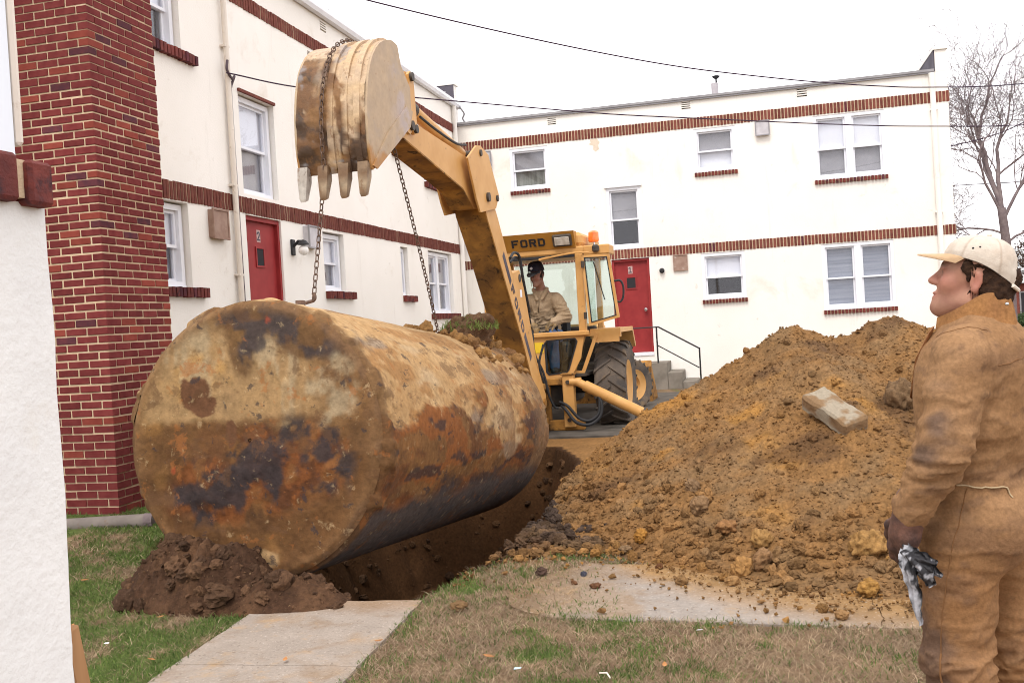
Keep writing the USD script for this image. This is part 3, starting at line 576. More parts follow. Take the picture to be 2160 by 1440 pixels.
# ---- brick pier standing out of the left wing
PIER = thing('brick_pier', 'red brick pier with tan mortar standing against the left building', 'brick pier', (-3.319, 8.0, 0), ROT_B)
L_, D_, J_, C_ = 0.203, 0.092, 0.0135, 0.0677
W_, Y_ = 1.03, 0.916
part(PIER, 'mortar_core', bx(-W_, -0.007, 0.007, Y_ - 0.002, -0.1, 6.7), M['mortar'])
rng = R_(8); bricks = []
z = 0.10; c = 0
while z < 6.66:
    row = []
    if c % 2 == 0: row.append((-L_ + J_, 0, 0, D_)); left0, right0 = -L_, D_ + J_
    else: row.append((-D_, 0, 0, L_ - J_)); left0, right0 = -D_ - J_, L_
    x = left0
    while x > -W_ + 0.03: row.append((max(x - L_ + J_, -W_), x, 0, D_)); x -= L_
    y = right0
    while y < Y_ - 0.03: row.append((-D_, 0, y, min(y + L_ - J_, Y_))); y += L_
    for r in row:
        a = rng.normal(0, 0.0016, 4)
        bricks.append((r[0] + (a[0] if r[1] < 0 else 0), r[1] + (a[0] if r[1] == 0 else 0), r[2] + (a[1] if r[2] == 0 else 0), r[3], z + rng.normal(0, 0.0012), z + C_ - J_ + rng.normal(0, 0.0012)))
    z += C_; c += 1
def pick(rng):
    u = rng.random(); return M['brick_dark'] if u < 0.035 else M['brick_orange'] if u < 0.17 else M['brick']
order = sorted(range(len(bricks)), key=lambda k: abs((bricks[k][4] - 2.35)) + (9 if bricks[k][0] < -0.72 else 0))
single_set = set(order[:300]); rest = {}
for k, b in enumerate(bricks):
    m = cbox(*b, 0.004) if k in single_set else bx(*b); mat = pick(rng)
    if k in single_set: part(PIER, 'brick', m, mat)
    else: rest.setdefault(mat.GetPath().name, (mat, []))[1].append(m)
for mat, ms in rest.values(): part(PIER, 'brickwork', cat_(ms), mat, kind='stuff')

# ---- white corner close to the camera on the left (its face runs along the left wing's direction)
NEAR = thing('white_wall', 'white stucco wall corner close by at the left edge with brick sill', 'wall', (-0.875, 1.86, 0), ROT_A)
def rough_wall():
    m = bx(-2.6, 0.0, 0.0, 0.34, -0.2, 1.880); m = m.subdivide_to_size(0.06)
    v = m.vertices.copy(); k = v[:, 0] > -0.001
    v[k, 0] += 0.006 * (meshkit.fbm(np.stack([v[k, 1] * 3, v[k, 2] * 7, v[k, 2] * 0], -1), 4, 4) - 0.5) * 2
    f = v[:, 1] < 0.001; v[f, 1] += 0.006 * (meshkit.fbm(np.stack([v[f, 0] * 5, v[f, 2] * 5, v[f, 2] * 0], -1), 4, 5) - 0.5) * 2
    m.vertices = v; return m
part(NEAR, 'stucco_face', rough_wall(), M['near_stucco'], smooth=40)
sl = part(NEAR, 'brick_sill', bx(-2.6, -0.016, -0.016, 0.30, 1.885, 1.955), M['mortar'])
rng = R_(14); x = -0.008; k = 0
while x > -2.5:
    w = 0.060 + rng.normal(0, 0.003); m = cbox(x - w, x, -0.030 + rng.normal(0, 0.002), 0.31, 1.876 + rng.normal(0, 0.002), 1.962 + rng.normal(0, 0.002), 0.007).subdivide().subdivide()
    v = m.vertices; v = v + 0.004 * (meshkit.fbm(v * 22 + k, 3, 9)[:, None] - 0.5); m.vertices = v
    part(sl, 'brick', m, M['brick_sill'], smooth=30); x -= w + 0.021; k += 1
part(NEAR, 'window_post', cbox(-0.30, 0.006, 0.060, 0.16, 1.968, 4.2, 0.004), M['pale'])
part(NEAR, 'window_post', cbox(-2.5, -0.302, 0.10, 0.15, 1.968, 4.2, 0.004), M['pale'])
part(NEAR, 'trim_strip', cbox(0.008, 0.026, 0.055, 0.13, 2.003, 4.2, 0.006), M['beige'])
pln = thing('wooden_board', 'brown board leaning on the bottom of the near white wall', 'board', (-0.875, 1.86, 0), ROT_A)
part(pln, 'plank', turned(cbox(0.012, 0.055, 0.02, 0.12, 0.0, 1.06, 0.004), math.radians(-11), (0, 1, 0), (0.03, 0.05, 1.0)), M['wood'])

# clay pipe lying by the pier
pp = thing('clay_pipe', 'grey pipe lying on the grass in front of the brick pier', 'pipe', (0, 0, 0))
part(pp, 'barrel', tube([(-4.9, 7.60, 0.228), (-2.98, 7.713, 0.216)], 0.060, 20, cap=False), M['pipe'], smooth=40)
part(pp, 'pipe_end', cat_([tube([(-3.0, 7.712, 0.216), (-2.935, 7.716, 0.2155)], [0.065, 0.060], 20)]), M['bark'], smooth=40)
# ------------------------------------------------------------------ the tank
TR, TL = 0.914, 4.27
ta, tt = 0.26696, math.radians(-5.55)
e_y = np.array([math.sin(ta) * math.cos(tt), math.cos(ta) * math.cos(tt), math.sin(tt)]); e_x = np.cross(e_y, (0, 0, 1)); e_x /= np.linalg.norm(e_x); e_z = np.cross(e_x, e_y)
TROT = np.column_stack([e_x, e_y, e_z]); TPOS = np.array([-1.692, 6.237, 0.961])
def tank_pt(x, y, z): return TPOS + TROT @ np.array([x, y, z])
TANK = thing('storage_tank', 'big rusty cylindrical steel tank caked in soil hanging over the pit', 'tank', TPOS, rot=TROT)
def lerp(a, b, t): return a * (1 - t) + b * t
def C3(*c): return np.array(c, float)
TAN, TAN2, RUST, DKRUST, BLACK, BROWN, GREYT = C3(.30, .184, .084), C3(.238, .146, .070), C3(.20, .066, .018), C3(.095, .036, .016), C3(.030, .025, .027), C3(.13, .066, .029), C3(.31, .245, .155)
def n3(p, s, seed, o=5): return meshkit.fbm(np.asarray(p) * s + 31.7, o, seed)
def bl(u, v, cu, cv, ru, rv): return np.exp(-(((u - cu) / ru) ** 2 + ((v - cv) / rv) ** 2))
# end plate: a disc of rings, slightly dished, its soil crust standing proud of the steel
nr, na = 72, 240
rr = np.linspace(0, 1, nr + 1)[1:] * (TR - 0.020); th = np.arange(na) * 2 * np.pi / na
X = np.concatenate([[0], (rr[:, None] * np.cos(th)).ravel()]); Z = np.concatenate([[0], (rr[:, None] * np.sin(th)).ravel()])
fan = np.stack([np.zeros(na, int), 1 + (np.arange(na) + 1) % na, 1 + np.arange(na)], 1)
ii, jj = np.meshgrid(np.arange(nr - 1), np.arange(na), indexing='ij'); b0 = 1 + ii * na
qq = np.stack([b0 + jj, b0 + (jj + 1) % na, b0 + na + (jj + 1) % na, b0 + na + jj], -1).reshape(-1, 4)
u, v = X / TR, Z / TR
P = np.stack([X, Z, 0 * X], -1)
w1, w2, w3, w4 = n3(P, 2.2, 1), n3(P, 6.0, 2), n3(P, 14, 3), n3(P * [3.2, 1.0, 1], 2.4, 7)
def T(x): return np.clip(x, 0, 1)[..., None]
rad = np.hypot(u, v)
ce = lerp(TAN2, TAN, T((w2 - 0.3) * 2.2)); ce = lerp(ce, GREYT, T(ss(.54, .66, w4)) * 0.55)
ce = lerp(ce, C3(.40, .22, .07), T(ss(.56, .68, n3(P, 3.3, 12))) * 0.7)
line = 0.13 + 0.07 * (w2 - .5) * 2 + .10 * (w1 - .5) - 0.10 * np.clip(u + 0.1, 0, 1)
low = ss(line + 0.045, line - 0.03, v) * ss(0.62, -0.05, u) + ss(0.05, -0.25, v + 0.5 * (w1 - .5))
low = np.clip(low, 0, 1)
lowcol = lerp(C3(.080, .037, .015), C3(.135, .064, .023), T((w2 - .35) * 3)); lowcol = lerp(lowcol, C3(.20, .098, .030), T(ss(.54, .62, n3(P, 3.1, 13, 6))) * .6); lowcol = lerp(lowcol, DKRUST, T(ss(.5, .62, w1)) * .6)
ce = lerp(ce, lowcol, T(low * .95))
band = ss(.34, .74, u + .75 * (w1 - .5) + .22 * np.abs(v)) * ss(-1.0, -.75, v); ce = lerp(ce, lerp(C3(.155, .076, .029), C3(.095, .046, .020), T((w2 - .35) * 3)), T(band * .9))
zone = np.clip(bl(u, v, 0.42, -0.13, 0.36, 0.24) + bl(u, v, -0.38, -0.40, 0.30, 0.20) * .95 + bl(u, v, 0.02, -0.22, 0.42, 0.30) * .85, 0, 1.2)
ce = lerp(ce, lerp(C3(.075, .034, .014), C3(.12, .056, .02), T((w2 - .35) * 3)), T(ss(.22, -.1, v + .2 * (w1 - .5)) * (.25 + .5 * ss(.42, .58, n3(P, 5.2, 18, 6)))))
za = np.clip(zone, 0, 1); p1_, p2_, p3_ = n3(P, 4.6, 21, 6), n3(P, 3.8, 31, 6), n3(P, 9, 33, 5)
ce = lerp(ce, DKRUST * .85, T(ss(.40, .54, p1_ * .5 + w2 * .5 + .30 * (za - .55)) * ss(.15, .45, za) * .88))
ce = lerp(ce, RUST * .9, T(ss(.525, .58, n3(P, 7.5, 22, 7) + .14 * (za - .6)) * ss(.2, .5, za) * .50))
ce = lerp(ce, C3(.20, .095, .032), T(ss(.54, .60, n3(P, 8, 23, 5)) * ss(.2, .5, za) * .35))
ce = lerp(ce, BLACK, T(ss(.49, .56, n3(P, 7.5, 31, 7) * .6 + p3_ * .25 + w1 * .15 + .10 * (za - .55)) * ss(.2, .5, za) * .88))
rimd = bl(u, v, 0.18, 0.84, 0.46, 0.16) + bl(u, v, 0.45, 0.70, 0.30, 0.18) * .6 + ss(.90, 1.0, rad) * ss(-.1, .2, u) * 0.75 + bl(u, v, .78, .1, .16, .6) * .55 + bl(u, v, -.05, .62, .1, .22) * .8
rd = np.clip(rimd, 0, 1)
ce = lerp(ce, BROWN * .75, T(ss(.45, .55, w1 * .5 + w2 * .5 + .32 * (rd - .45)) * ss(.12, .4, rd) * .85))
ce = lerp(ce, BLACK * 1.3, T(ss(.48, .56, n3(P, 8.0, 41, 7) * .8 + w3 * .2 + .18 * (rd - .62)) * ss(.2, .45, rd) * .82))
for cu, cv, ru, rv in ((-.42, .33, .12, .15), (-.36, .22, .1, .06), (-.52, .36, .04, .12), (-.30, .27, .05, .05), (-.15, .05, .05, .1)):
    ce = lerp(ce, C3(.11, .05, .025), T(ss(.40, .52, bl(u, v, cu, cv, ru, rv) * (0.1 + 1.8 * n3(P, 10, 15, 6)))))
ce = lerp(ce, GREYT * 1.05, T(ss(.50, .62, n3(P, 7, 16, 7) + .12 * (bl(u, v, .62, .38, .18, .28) - .6)) * ss(.2, .5, bl(u, v, .62, .38, .2, .3))) * .6)
ce = lerp(ce, C3(.16, .085, .038), T(ss(.84, .97, rad + .22 * (w2 - .5))) * .8)
ce = lerp(ce, C3(.45, .30, .15), T(ss(.52, .64, n3(P, 5, 51) * (bl(u, v, .1, -.82, .4, .10) + bl(u, v, -.45, -.72, .3, .12)) * 1.4)) * .5)
for cu, cv in ((.14, .84), (-.62, -.2)):
    ce = lerp(ce, C3(.30, .05, .02), T(ss(.45, .7, bl(u, v, cu, cv, .03, .04) * (.3 + 1.3 * w3))) * .55)
crust = 0.030 * ss(.45, .62, w1) * ss(.05, -.2, v) + 0.008 * (w2 - .5) + 0.006 * (w3 - .5) + 0.012 * ss(.5, .62, w4) * ss(0, .4, v)
Yv = (-0.030 - crust - .020 * ss(.9, .2, rad) + .012 * (n3(P, 3.0, 17) - .5)) * ss(1.0, .93, rad) + .006 * ss(.97, 1, rad)
em = trimesh.Trimesh(np.stack([X, Yv, Z], -1), np.vstack([fan[:, ::-1], qq[:, [0, 1, 2]], qq[:, [0, 2, 3]]]), process=False)
if (em.face_normals[:, 1] > 0).mean() > .5: em.invert()
part(TANK, 'end_plate', em, M['tank_v'], smooth=True, color=ce)
# shell
ns, nt = 340, 300
S, TH = np.meshgrid(np.concatenate([np.linspace(0, .06, 9)[:-1], np.linspace(.06, TL, ns - 8)]), np.arange(nt) * 2 * np.pi / nt, indexing='ij')   # TH from the top towards the right
P = np.stack([np.sin(TH) * TR, S, np.cos(TH) * TR], -1)
w1, w2, w3, wl = n3(P, 1.6, 61), n3(P * [1, .6, 1], 6, 62), n3(P, 13, 63), n3(P * [1, .28, 1], 4.5, 64)
wd = n3(np.stack([TH * 1.3, S * 4.2, 0 * S], -1), 1.0, 66) * .75 + .25 * w3            # runs down the sides
deg = np.degrees(np.where(TH > np.pi, 2 * np.pi - TH, TH))
cs = lerp(C3(.355, .212, .092), C3(.41, .265, .128), T((w2 - .3) * 2.2)); cs = lerp(cs, C3(.43, .31, .18), T(ss(.52, .64, wl)) * .7)
cs = lerp(cs, C3(.28, .14, .05), T(ss(.53, .58, n3(P * [1, .5, 1], 4.4, 67, 6))) * .75)
cs = lerp(cs, C3(.20, .165, .135), T(ss(.58, .66, n3(P * [1.0, .4, 1.0], 3.0, 68)) * ss(20, 45, deg) * ss(3.9, 2.6, S)) * .65)
bnd = 78 + 34 * (w1 - .5) * 2 + 13 * (wd - .5) * 2 + 26 * (n3(P * [1, .45, 1], 4.0, 73, 6) - .5) * 2 + 6 * S - 9 * (w3 - .5) - 14 * ss(2.6, 4.0, S)
lowm = ss(-3, 3, deg - bnd)
lo_c = lerp(C3(.15, .073, .027), C3(.21, .098, .034), T((w2 - .35) * 3)); lo_c = lerp(lo_c, RUST * 1.05, T(ss(.51, .56, n3(P * [1, .4, 1], 6, 69, 6))) * .75); lo_c = lerp(lo_c, DKRUST, T(ss(.54, .60, n3(P * [1, .4, 1], 6.0, 70, 7))) * .65)
lo_c = lerp(lo_c, BLACK, T(ss(.575, .62, n3(P * [1, .36, 1], 6.6, 71, 7) + .03 * ss(1.2, 3.2, S))) * .75)
cs = lerp(cs, lo_c, T(lowm))
cs = lerp(cs, C3(.17, .085, .04), T(ss(.53, .60, wd) * ss(2.3, 3.3, S) * ss(15, 50, deg) * (1 - lowm)) * .85)   # mud streaks towards the far end
cs = lerp(cs, C3(.19, .11, .055), T(ss(3.5, 4.0, S + .5 * (w1 - .5))) * .8)
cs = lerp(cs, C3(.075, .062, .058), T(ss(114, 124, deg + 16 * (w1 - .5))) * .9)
cs = lerp(cs, BROWN * .85, T(ss(.10, .02, S + .14 * (w2 - .5) + .10 * (w1 - .5))) * .85)
cr_ = .026 * ss(.50, .62, n3(P, 6.5, 75, 5)) * ss(.30, .02, S) + .012 * (n3(P, 1.1, 76) - .5) + 0.020 * lowm * (0.5 + w1) * ss(112, 100, deg) + 0.010 * (w2 - .5) + 0.007 * (w3 - .5) + 0.030 * ss(3.2, 4.1, S) * ss(.35, .65, w1) * ss(80, 30, deg) + 0.012 * ss(.55, .60, wd) * ss(2.3, 3.3, S) * (1 - lowm)
Rr = TR + cr_ - .055 * (1 - np.clip(S / .05, 0, 1)) ** 2
V = np.stack([np.sin(TH) * Rr, S - .016 * (1 - np.clip(S / .05, 0, 1)), np.cos(TH) * Rr], -1).reshape(-1, 3)
ii, jj = np.meshgrid(np.arange(ns - 1), np.arange(nt), indexing='ij')
qq = np.stack([ii * nt + jj, ii * nt + (jj + 1) % nt, (ii + 1) * nt + (jj + 1) % nt, (ii + 1) * nt + jj], -1).reshape(-1, 4)
sm = trimesh.Trimesh(V, np.vstack([qq[:, [0, 1, 2]], qq[:, [0, 2, 3]]]), process=False)
if (np.einsum('ij,ij->i', sm.face_normals, sm.triangles_center - [0, TL / 2, 0]) > 0).mean() < .5: sm.invert()
part(TANK, 'shell', sm, M['tank_v'], smooth=True, color=cs.reshape(-1, 3))
part(TANK, 'far_end_plate', moved(lathe([(0, 0), (TR, 0), (TR, -0.02)], 48, 'y'), (0, TL, 0)), look('brown_tank_steel', (.16, .09, .045), rough=.9))
part(TANK, 'pipe_stub', cyl((0.02, .62, TR - .03), (0.02, .62, TR + .05), .035, 12), M['chain'])

# ------------------------------------------------------------------ soil heaps
def heap(name, label, hf, x0, x1, y0, y1, step, colf, cat, rough=(0.05, 7), seed=0, base=None):
    """A heap of soil: height hf(x, y) over the ground, trimmed where there is none."""
    xs, ys = np.arange(x0, x1, step), np.arange(y0, y1, step); X, Y = np.meshgrid(xs, ys, indexing='ij')
    h = hf(X, Y); g = ground_base(X, Y) if base is None else base(X, Y)
    n = noise2(X, Y, rough[1], seed, 5) - .5; n2 = noise2(X, Y, rough[1] * 3.1, seed + 5, 4) - .5
    n3_ = noise2(X, Y, rough[1] * 7.5, seed + 9, 3) - .5
    h2 = h + (rough[0] * n + rough[0] * .50 * n2 + rough[0] * .34 * n3_) * ss(-.02, .25, h) * 2
    Zz = g + h2
    keep = h > -0.035
    i, j = np.meshgrid(np.arange(len(xs) - 1), np.arange(len(ys) - 1), indexing='ij'); m = len(ys)
    ok = (keep[:-1, :-1] | keep[1:, :-1] | keep[:-1, 1:] | keep[1:, 1:]).ravel()
    q = np.stack([i * m + j, (i + 1) * m + j, (i + 1) * m + j + 1, i * m + j + 1], -1).reshape(-1, 4)[ok]
    col = colf(X, Y, Zz, h).reshape(-1, 3)
    V = np.stack([X, Y, Zz], -1).reshape(-1, 3); used, inv = np.unique(q, return_inverse=True); q = inv.reshape(-1, 4)
    return trimesh.Trimesh(V[used], np.vstack([q[:, [0, 1, 2]], q[:, [0, 2, 3]]]), process=False), col[used], (X, Y, Zz, h)
def shard(rng):
    p = rng.normal(size=(11, 3)); p /= np.linalg.norm(p, axis=1, keepdims=True); p *= rng.uniform(.62, 1.15, (11, 1)) * [1, rng.uniform(.65, 1), rng.uniform(.5, .85)]
    return trimesh.convex.convex_hull(p)
def clod(rng, r, sub=1, flat=.75):
    m = trimesh.creation.icosphere(sub, 1.0); v = m.vertices; o = rng.random(3) * 40
    v = v * (1 + .50 * (meshkit.fbm(v * 1.3 + o, 3, 2) - .5)[:, None] * 2 + .34 * (meshkit.fbm(v * 4.1 + o, 3, 6) - .5)[:, None] * 2); v = v * (rng.uniform(.75, 1.25), rng.uniform(.75, 1.25), flat * rng.uniform(.8, 1.15))
    m.vertices = v * r; return turned(m, rng.uniform(0, 6.3), rng.normal(size=3))
def clods(rng, pts, rs, cols):
    ms, cc = [], []
    lib = [shard(rng) for _ in range(40)]; big = [clod(rng, 1.0, 2) for _ in range(16)]
    for p, r, c in zip(pts, rs, cols):
        m = big[rng.integers(16)] if r > .030 else lib[rng.integers(40)]; a = rng.uniform(0, 6.28); ca, sa = math.cos(a), math.sin(a)
        v = m.vertices * r; v = np.stack([v[:, 0] * ca - v[:, 1] * sa, v[:, 0] * sa + v[:, 1] * ca, v[:, 2]], -1) + p
        ms.append((v, m.faces)); cc.append(np.repeat(np.asarray(c)[None], len(v), 0))
    off = np.cumsum([0] + [len(a[0]) for a in ms[:-1]])
    return trimesh.Trimesh(np.vstack([a[0] for a in ms]), np.vstack([a[1] + o for a, o in zip(ms, off)]), process=False), np.vstack(cc)
SO, SB, SD, SG = C3(.31, .152, .038), C3(.195, .102, .038), C3(.080, .042, .021), C3(.185, .112, .054)
def soil_colour(X, Y, Z, h, seed=0, orange=.5):
    a, b, c = noise2(X + Z * .6, Y, 1.1, seed + 1, 5), noise2(X, Y + Z, 3.4, seed + 2, 5), noise2(X, Y, 12, seed + 3, 4)
    col = lerp(SB, SG, T(ss(.42, .62, b)) * .8); col = lerp(col, SO, T(ss(.52, .64, a * .6 + b * .4 + (orange - .5) * .2) * .85)); col = lerp(col, SD, T(ss(.54, .66, noise2(X, Y + Z * .7, 1.9, seed + 4, 5))) * .75)
    return col * (0.72 + .56 * c[..., None])
# the big pile: crest heights along x at the ridge, and its toe towards the camera
RX = np.array([.05, .45, .8, 1.14, 1.37, 1.78, 2.2, 2.36, 2.53, 2.78, 2.99, 3.16, 3.37, 3.53, 3.75, 4.3, 5.2, 6.2, 7.2]); RZ = np.array([-.12, .24, .52, .74, .86, 1.06, 1.28, 1.41, 1.44, 1.35, 1.31, 1.42, 1.50, 1.40, 1.30, 1.22, .95, .5, -.15])
FX = np.array([.0, .30, .65, 1.09, 1.5, 1.94, 2.6, 3.5, 5.0, 6.0, 7.0]); FY = np.array([7.7, 6.9, 6.42, 5.80, 5.38, 5.10, 4.92, 4.95, 5.5, 6.5, 8.0])
def pile_h(X, Y):
    zr = np.interp(X, RX, RZ) - .05; yf = np.interp(X, FX, FY) + .25 * (noise2(X, Y, 1.7, 81) - .5); yr = 8.6 + .3 * (noise2(X, Y, .8, 82) - .5)
    t = (Y - yf) / (yr - yf)
    front = zr * np.sign(t) * np.minimum(np.abs(t), 1.0) ** 1.12; back = zr - (Y - yr) * .72
    h = np.where(Y < yr, front, back)
    return np.where(zr > 0, h, zr)
PILE = thing('soil_pile', 'large pile of loose orange brown soil on the right', 'soil pile', (3.0, 7.5, 0))
off = np.array([3.0, 7.5, 0])
pm, pc, (PX, PY, PZ, PH) = heap('soil_pile', '', pile_h, 0.0, 6.6, 4.6, 10.4, 0.020, lambda X, Y, Z, h: soil_colour(X, Y, Z, h, 90, .50), 'soil pile', rough=(.080, 4.2), seed=91, base=gz)
part(PILE, 'soil', moved(pm, -off), M['soil_v'], smooth=True, color=pc)
rng = R_(23)
vis = np.argwhere((PH > .02) & (PY < 9.0) & (PX < 5))
sel = vis[rng.integers(0, len(vis), 19000)]; base = np.stack([PX[sel[:, 0], sel[:, 1]], PY[sel[:, 0], sel[:, 1]], PZ[sel[:, 0], sel[:, 1]]], -1)
lowf = ss(.6, .05, PH[sel[:, 0], sel[:, 1]])
rs = rng.gamma(1.5, .0058, len(sel)) * (0.72 + .75 * lowf ** 2) + .0035; rs = np.minimum(rs, .040)
cc = soil_colour(base[:, 0], base[:, 1], base[:, 2], None, 90, .50) * rng.uniform(.75, 1.25, (len(sel), 1))
cm, ccol = clods(rng, base - off + np.c_[np.zeros(len(sel)), np.zeros(len(sel)), rs * .25], rs, cc)
part(PILE, 'crumbs', cm, M['soil_v'], smooth=False, color=ccol, kind='stuff')
# crumbs strewn over grass, path and pit edge
pts = []
while len(pts) < 2400:
    x, y = rng.uniform(-.9, 2.6), rng.uniform(4.75, 8.4)
    if PITP.contains(Point(x, y)): continue
    d = float(np.interp(x, FX, FY)) - y; e = PITP.exterior.distance(Point(x, y))
    p = math.exp(-abs(d) / .28) * (d > -.25) + (.9 * math.exp(-e / .5) if y > 6.4 and x > -.2 else .5 * math.exp(-e / .12) * (x > -.45))
    if rng.random() < p: pts.append((x, y))
pts = np.array(pts); rs = np.minimum(rng.gamma(1.3, .0055, len(pts)) * (1 + 1.0 * ss(6.2, 6.9, pts[:, 1])) + .0025, .042)
cm, ccol = clods(rng, np.c_[pts, ground_base(pts[:, 0], pts[:, 1]) + .022 + rs * .3], rs, lerp(soil_colour(pts[:, 0], pts[:, 1], pts[:, 0] * 0, None, 97, .52), C3(.060, .040, .030), T(ss(6.5, 7.0, pts[:, 1]) * ss(.35, .55, noise2(pts[:, 0], pts[:, 1], 2.0, 99)))) * rng.uniform(.6, 1.2, (len(pts), 1)))
single('soil_crumbs', cm, M['soil_v'], 'small soil crumbs strewn over path and grass at the foot of the pile', 'soil', kind='stuff', smooth=False, color=ccol)
# pit crumbs on its slopes
pts = rng.uniform((-2.7, 5.6), (.7, 12), (4500, 2)); dep, sin_ = pit_depth(pts[:, 0], pts[:, 1]); k = sin_ > .03; pts, dep = pts[k], dep[k]
rs = np.minimum(rng.gamma(1.3, .010, len(pts)) + .005, .05)
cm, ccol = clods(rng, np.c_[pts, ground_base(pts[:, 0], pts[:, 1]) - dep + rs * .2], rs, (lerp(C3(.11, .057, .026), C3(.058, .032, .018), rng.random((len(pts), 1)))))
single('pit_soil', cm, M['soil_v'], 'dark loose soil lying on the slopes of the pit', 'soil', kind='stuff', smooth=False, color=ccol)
# mound of dark earth squeezed up in front of the tank
def mound_h(X, Y):
    a = np.array([-1.95, 6.02]); q = np.stack([X - a[0], Y - a[1]], -1); U_ = q @ UB[:2]; V_ = q @ UA[:2]
    r = np.hypot((U_ + .02) / .60, V_ / .36); r2 = np.hypot((U_ - .48) / .46, (V_ + .06) / .26); r3 = np.hypot((U_ + .25) / .34, (V_ - .15) / .42)
    n = noise2(X, Y, 3.5, 101)
    return np.maximum.reduce([.33 * (1 - r ** 2.4), .19 * (1 - r2 ** 2.0), .27 * (1 - r3 ** 2.4)]) + .17 * (n - .5)
def mcol(X, Y, Z, h):
    a, c = noise2(X, Y, 4, 103, 5), noise2(X, Y, 15, 104, 4)
    return lerp(C3(.050, .025, .014), C3(.098, .050, .026), T(ss(.4, .62, a))) * (.65 + .7 * c[..., None])
mo = np.array([-1.9, 6.0, 0.0])
MOUND = thing('soil_mound', 'dark earth mound pushed up under the front end of the tank', 'soil mound', mo)
mm, mc, (QX, QY, QZ, QH) = heap('soil_mound', '', mound_h, -2.9, -.9, 5.4, 6.9, .012, mcol, '', rough=(.15, 4.6), seed=105)
part(MOUND, 'soil', moved(mm, -mo), M['soil_v'], smooth=True, color=mc)
vis = np.argwhere(QH > .0); sel = vis[rng.integers(0, len(vis), 520)]; base = np.stack([QX[sel[:, 0], sel[:, 1]], QY[sel[:, 0], sel[:, 1]], QZ[sel[:, 0], sel[:, 1]]], -1)
rs = np.minimum(rng.gamma(1.3, .009, len(sel)) + .004, .05); rs[:26] = rng.uniform(.035, .085, 26)
cm, ccol = clods(rng, base - mo, rs, lerp(C3(.05, .027, .016), C3(.11, .058, .031), rng.random((len(sel), 1))))
part(MOUND, 'crumbs', cm, M['soil_v'], smooth=False, color=ccol, kind='stuff')
# lumps one can count
def lump(x, y, r, z, tone, label, group=None, name='soil_clod', cat='soil clod'):
    m = clod(R_(int(abs(x * 977 + y * 131) * 10)), r, 3, .8); v = m.vertices; m.vertices = v * (1 + .12 * (meshkit.fbm(v * 26, 3, 5) - .5)[:, None] * 2)
    cl = lerp(C3(*tone) * .8, C3(*tone) * 1.15, T(meshkit.fbm(m.vertices * 30, 4, 7)))
    return single(name, m, M['soil_v'], label, cat, group, smooth=True, color=cl, loc=(x, y, z))
def on_pile(x, y): return float(max(pile_h(np.array(x), np.array(y)), 0) + ground_base(x, y))
for x, y, r, tone, lb in ((2.02, 5.66, .095, (.36, .20, .07), 'big rounded ochre clod beside the right leg of the standing man'), (2.12, 5.50, .05, (.36, .19, .06), 'ochre clod just right of the big rounded clod'), (1.86, 5.27, .065, (.38, .20, .055), 'orange clod in front of the big rounded clod'), (1.32, 6.30, .075, (.30, .15, .06), 'clod with an overhanging top at the upper end of the lump row'), (1.48, 6.02, .075, (.36, .20, .07), 'angular ochre clod sitting on a rounder clod'), (1.42, 5.80, .066, (.27, .15, .07), 'round brown clod under the angular ochre one'), (1.29, 5.79, .062, (.38, .20, .07), 'oblong orange clod at the edge of the path'), (1.20, 5.64, .040, (.36, .20, .08), 'small flat clod on the path edge'), (0.41, 5.74, .030, (.15, .07, .035), 'lone round dark clod lying on the path'), (0.84, 6.08, .029, (.16, .07, .03), 'dark red clod at the toe of the pile'), (0.80, 6.60, .058, (.42, .20, .045), 'bright orange lump at the toe of the pile'), (0.68, 6.50, .034, (.24, .15, .08), 'small brown lump left of the bright orange one'), (1.23, 6.70, .070, (.27, .16, .08), 'large brown lump above the path'), (1.24, 7.00, .060, (.26, .16, .085), 'brown lump behind the large one'), (0.36, 6.02, .020, (.06, .06, .08), 'small black lump on the path'), (0.29, 5.84, .019, (.17, .08, .04), 'tiny brown lump left of the lone clod'), (0.10, 6.10, .045, (.10, .06, .045), 'dark lump at the grassy pit edge'), (2.9, 7.35, .10, (.19, .115, .06), 'grey brown boulder of clay high on the pile')):
    z = on_pile(x, y) + r * .38 + .012
    lump(x, y, r, z, tuple(c * .8 for c in tone), lb)
# broken piece of concrete lying on the pile
rng = R_(31)
m = cbox(-.105, .105, -.26, .26, -.065, .065, .018).subdivide_to_size(.02); v = m.vertices; v = v + .016 * (meshkit.fbm(v * 9, 4, 3)[:, None] - .5) * 2 + .006 * (meshkit.fbm(v * 40, 2, 4)[:, None] - .5); m.vertices = v
m = turned(turned(turned(m, math.radians(-14), (0, 1, 0)), math.radians(22), (1, 0, 0)), math.radians(20), (0, 0, 1))
tn = meshkit.fbm(v * 8, 4, 8); cl = lerp(C3(.27, .225, .165), C3(.19, .115, .058), T(ss(.45, .58, tn) * ss(-.3, .3, v[:, 2] / .065 + .4)))
single('concrete_chunk', m, vlook('broken_concrete', rough=.95, grain=.25, gscale=60, bump=.006, bscale=70), 'pale broken concrete block lying on the soil pile', 'concrete', smooth=35, color=cl, loc=(2.33, 7.12, on_pile(2.33, 7.12) + .06))

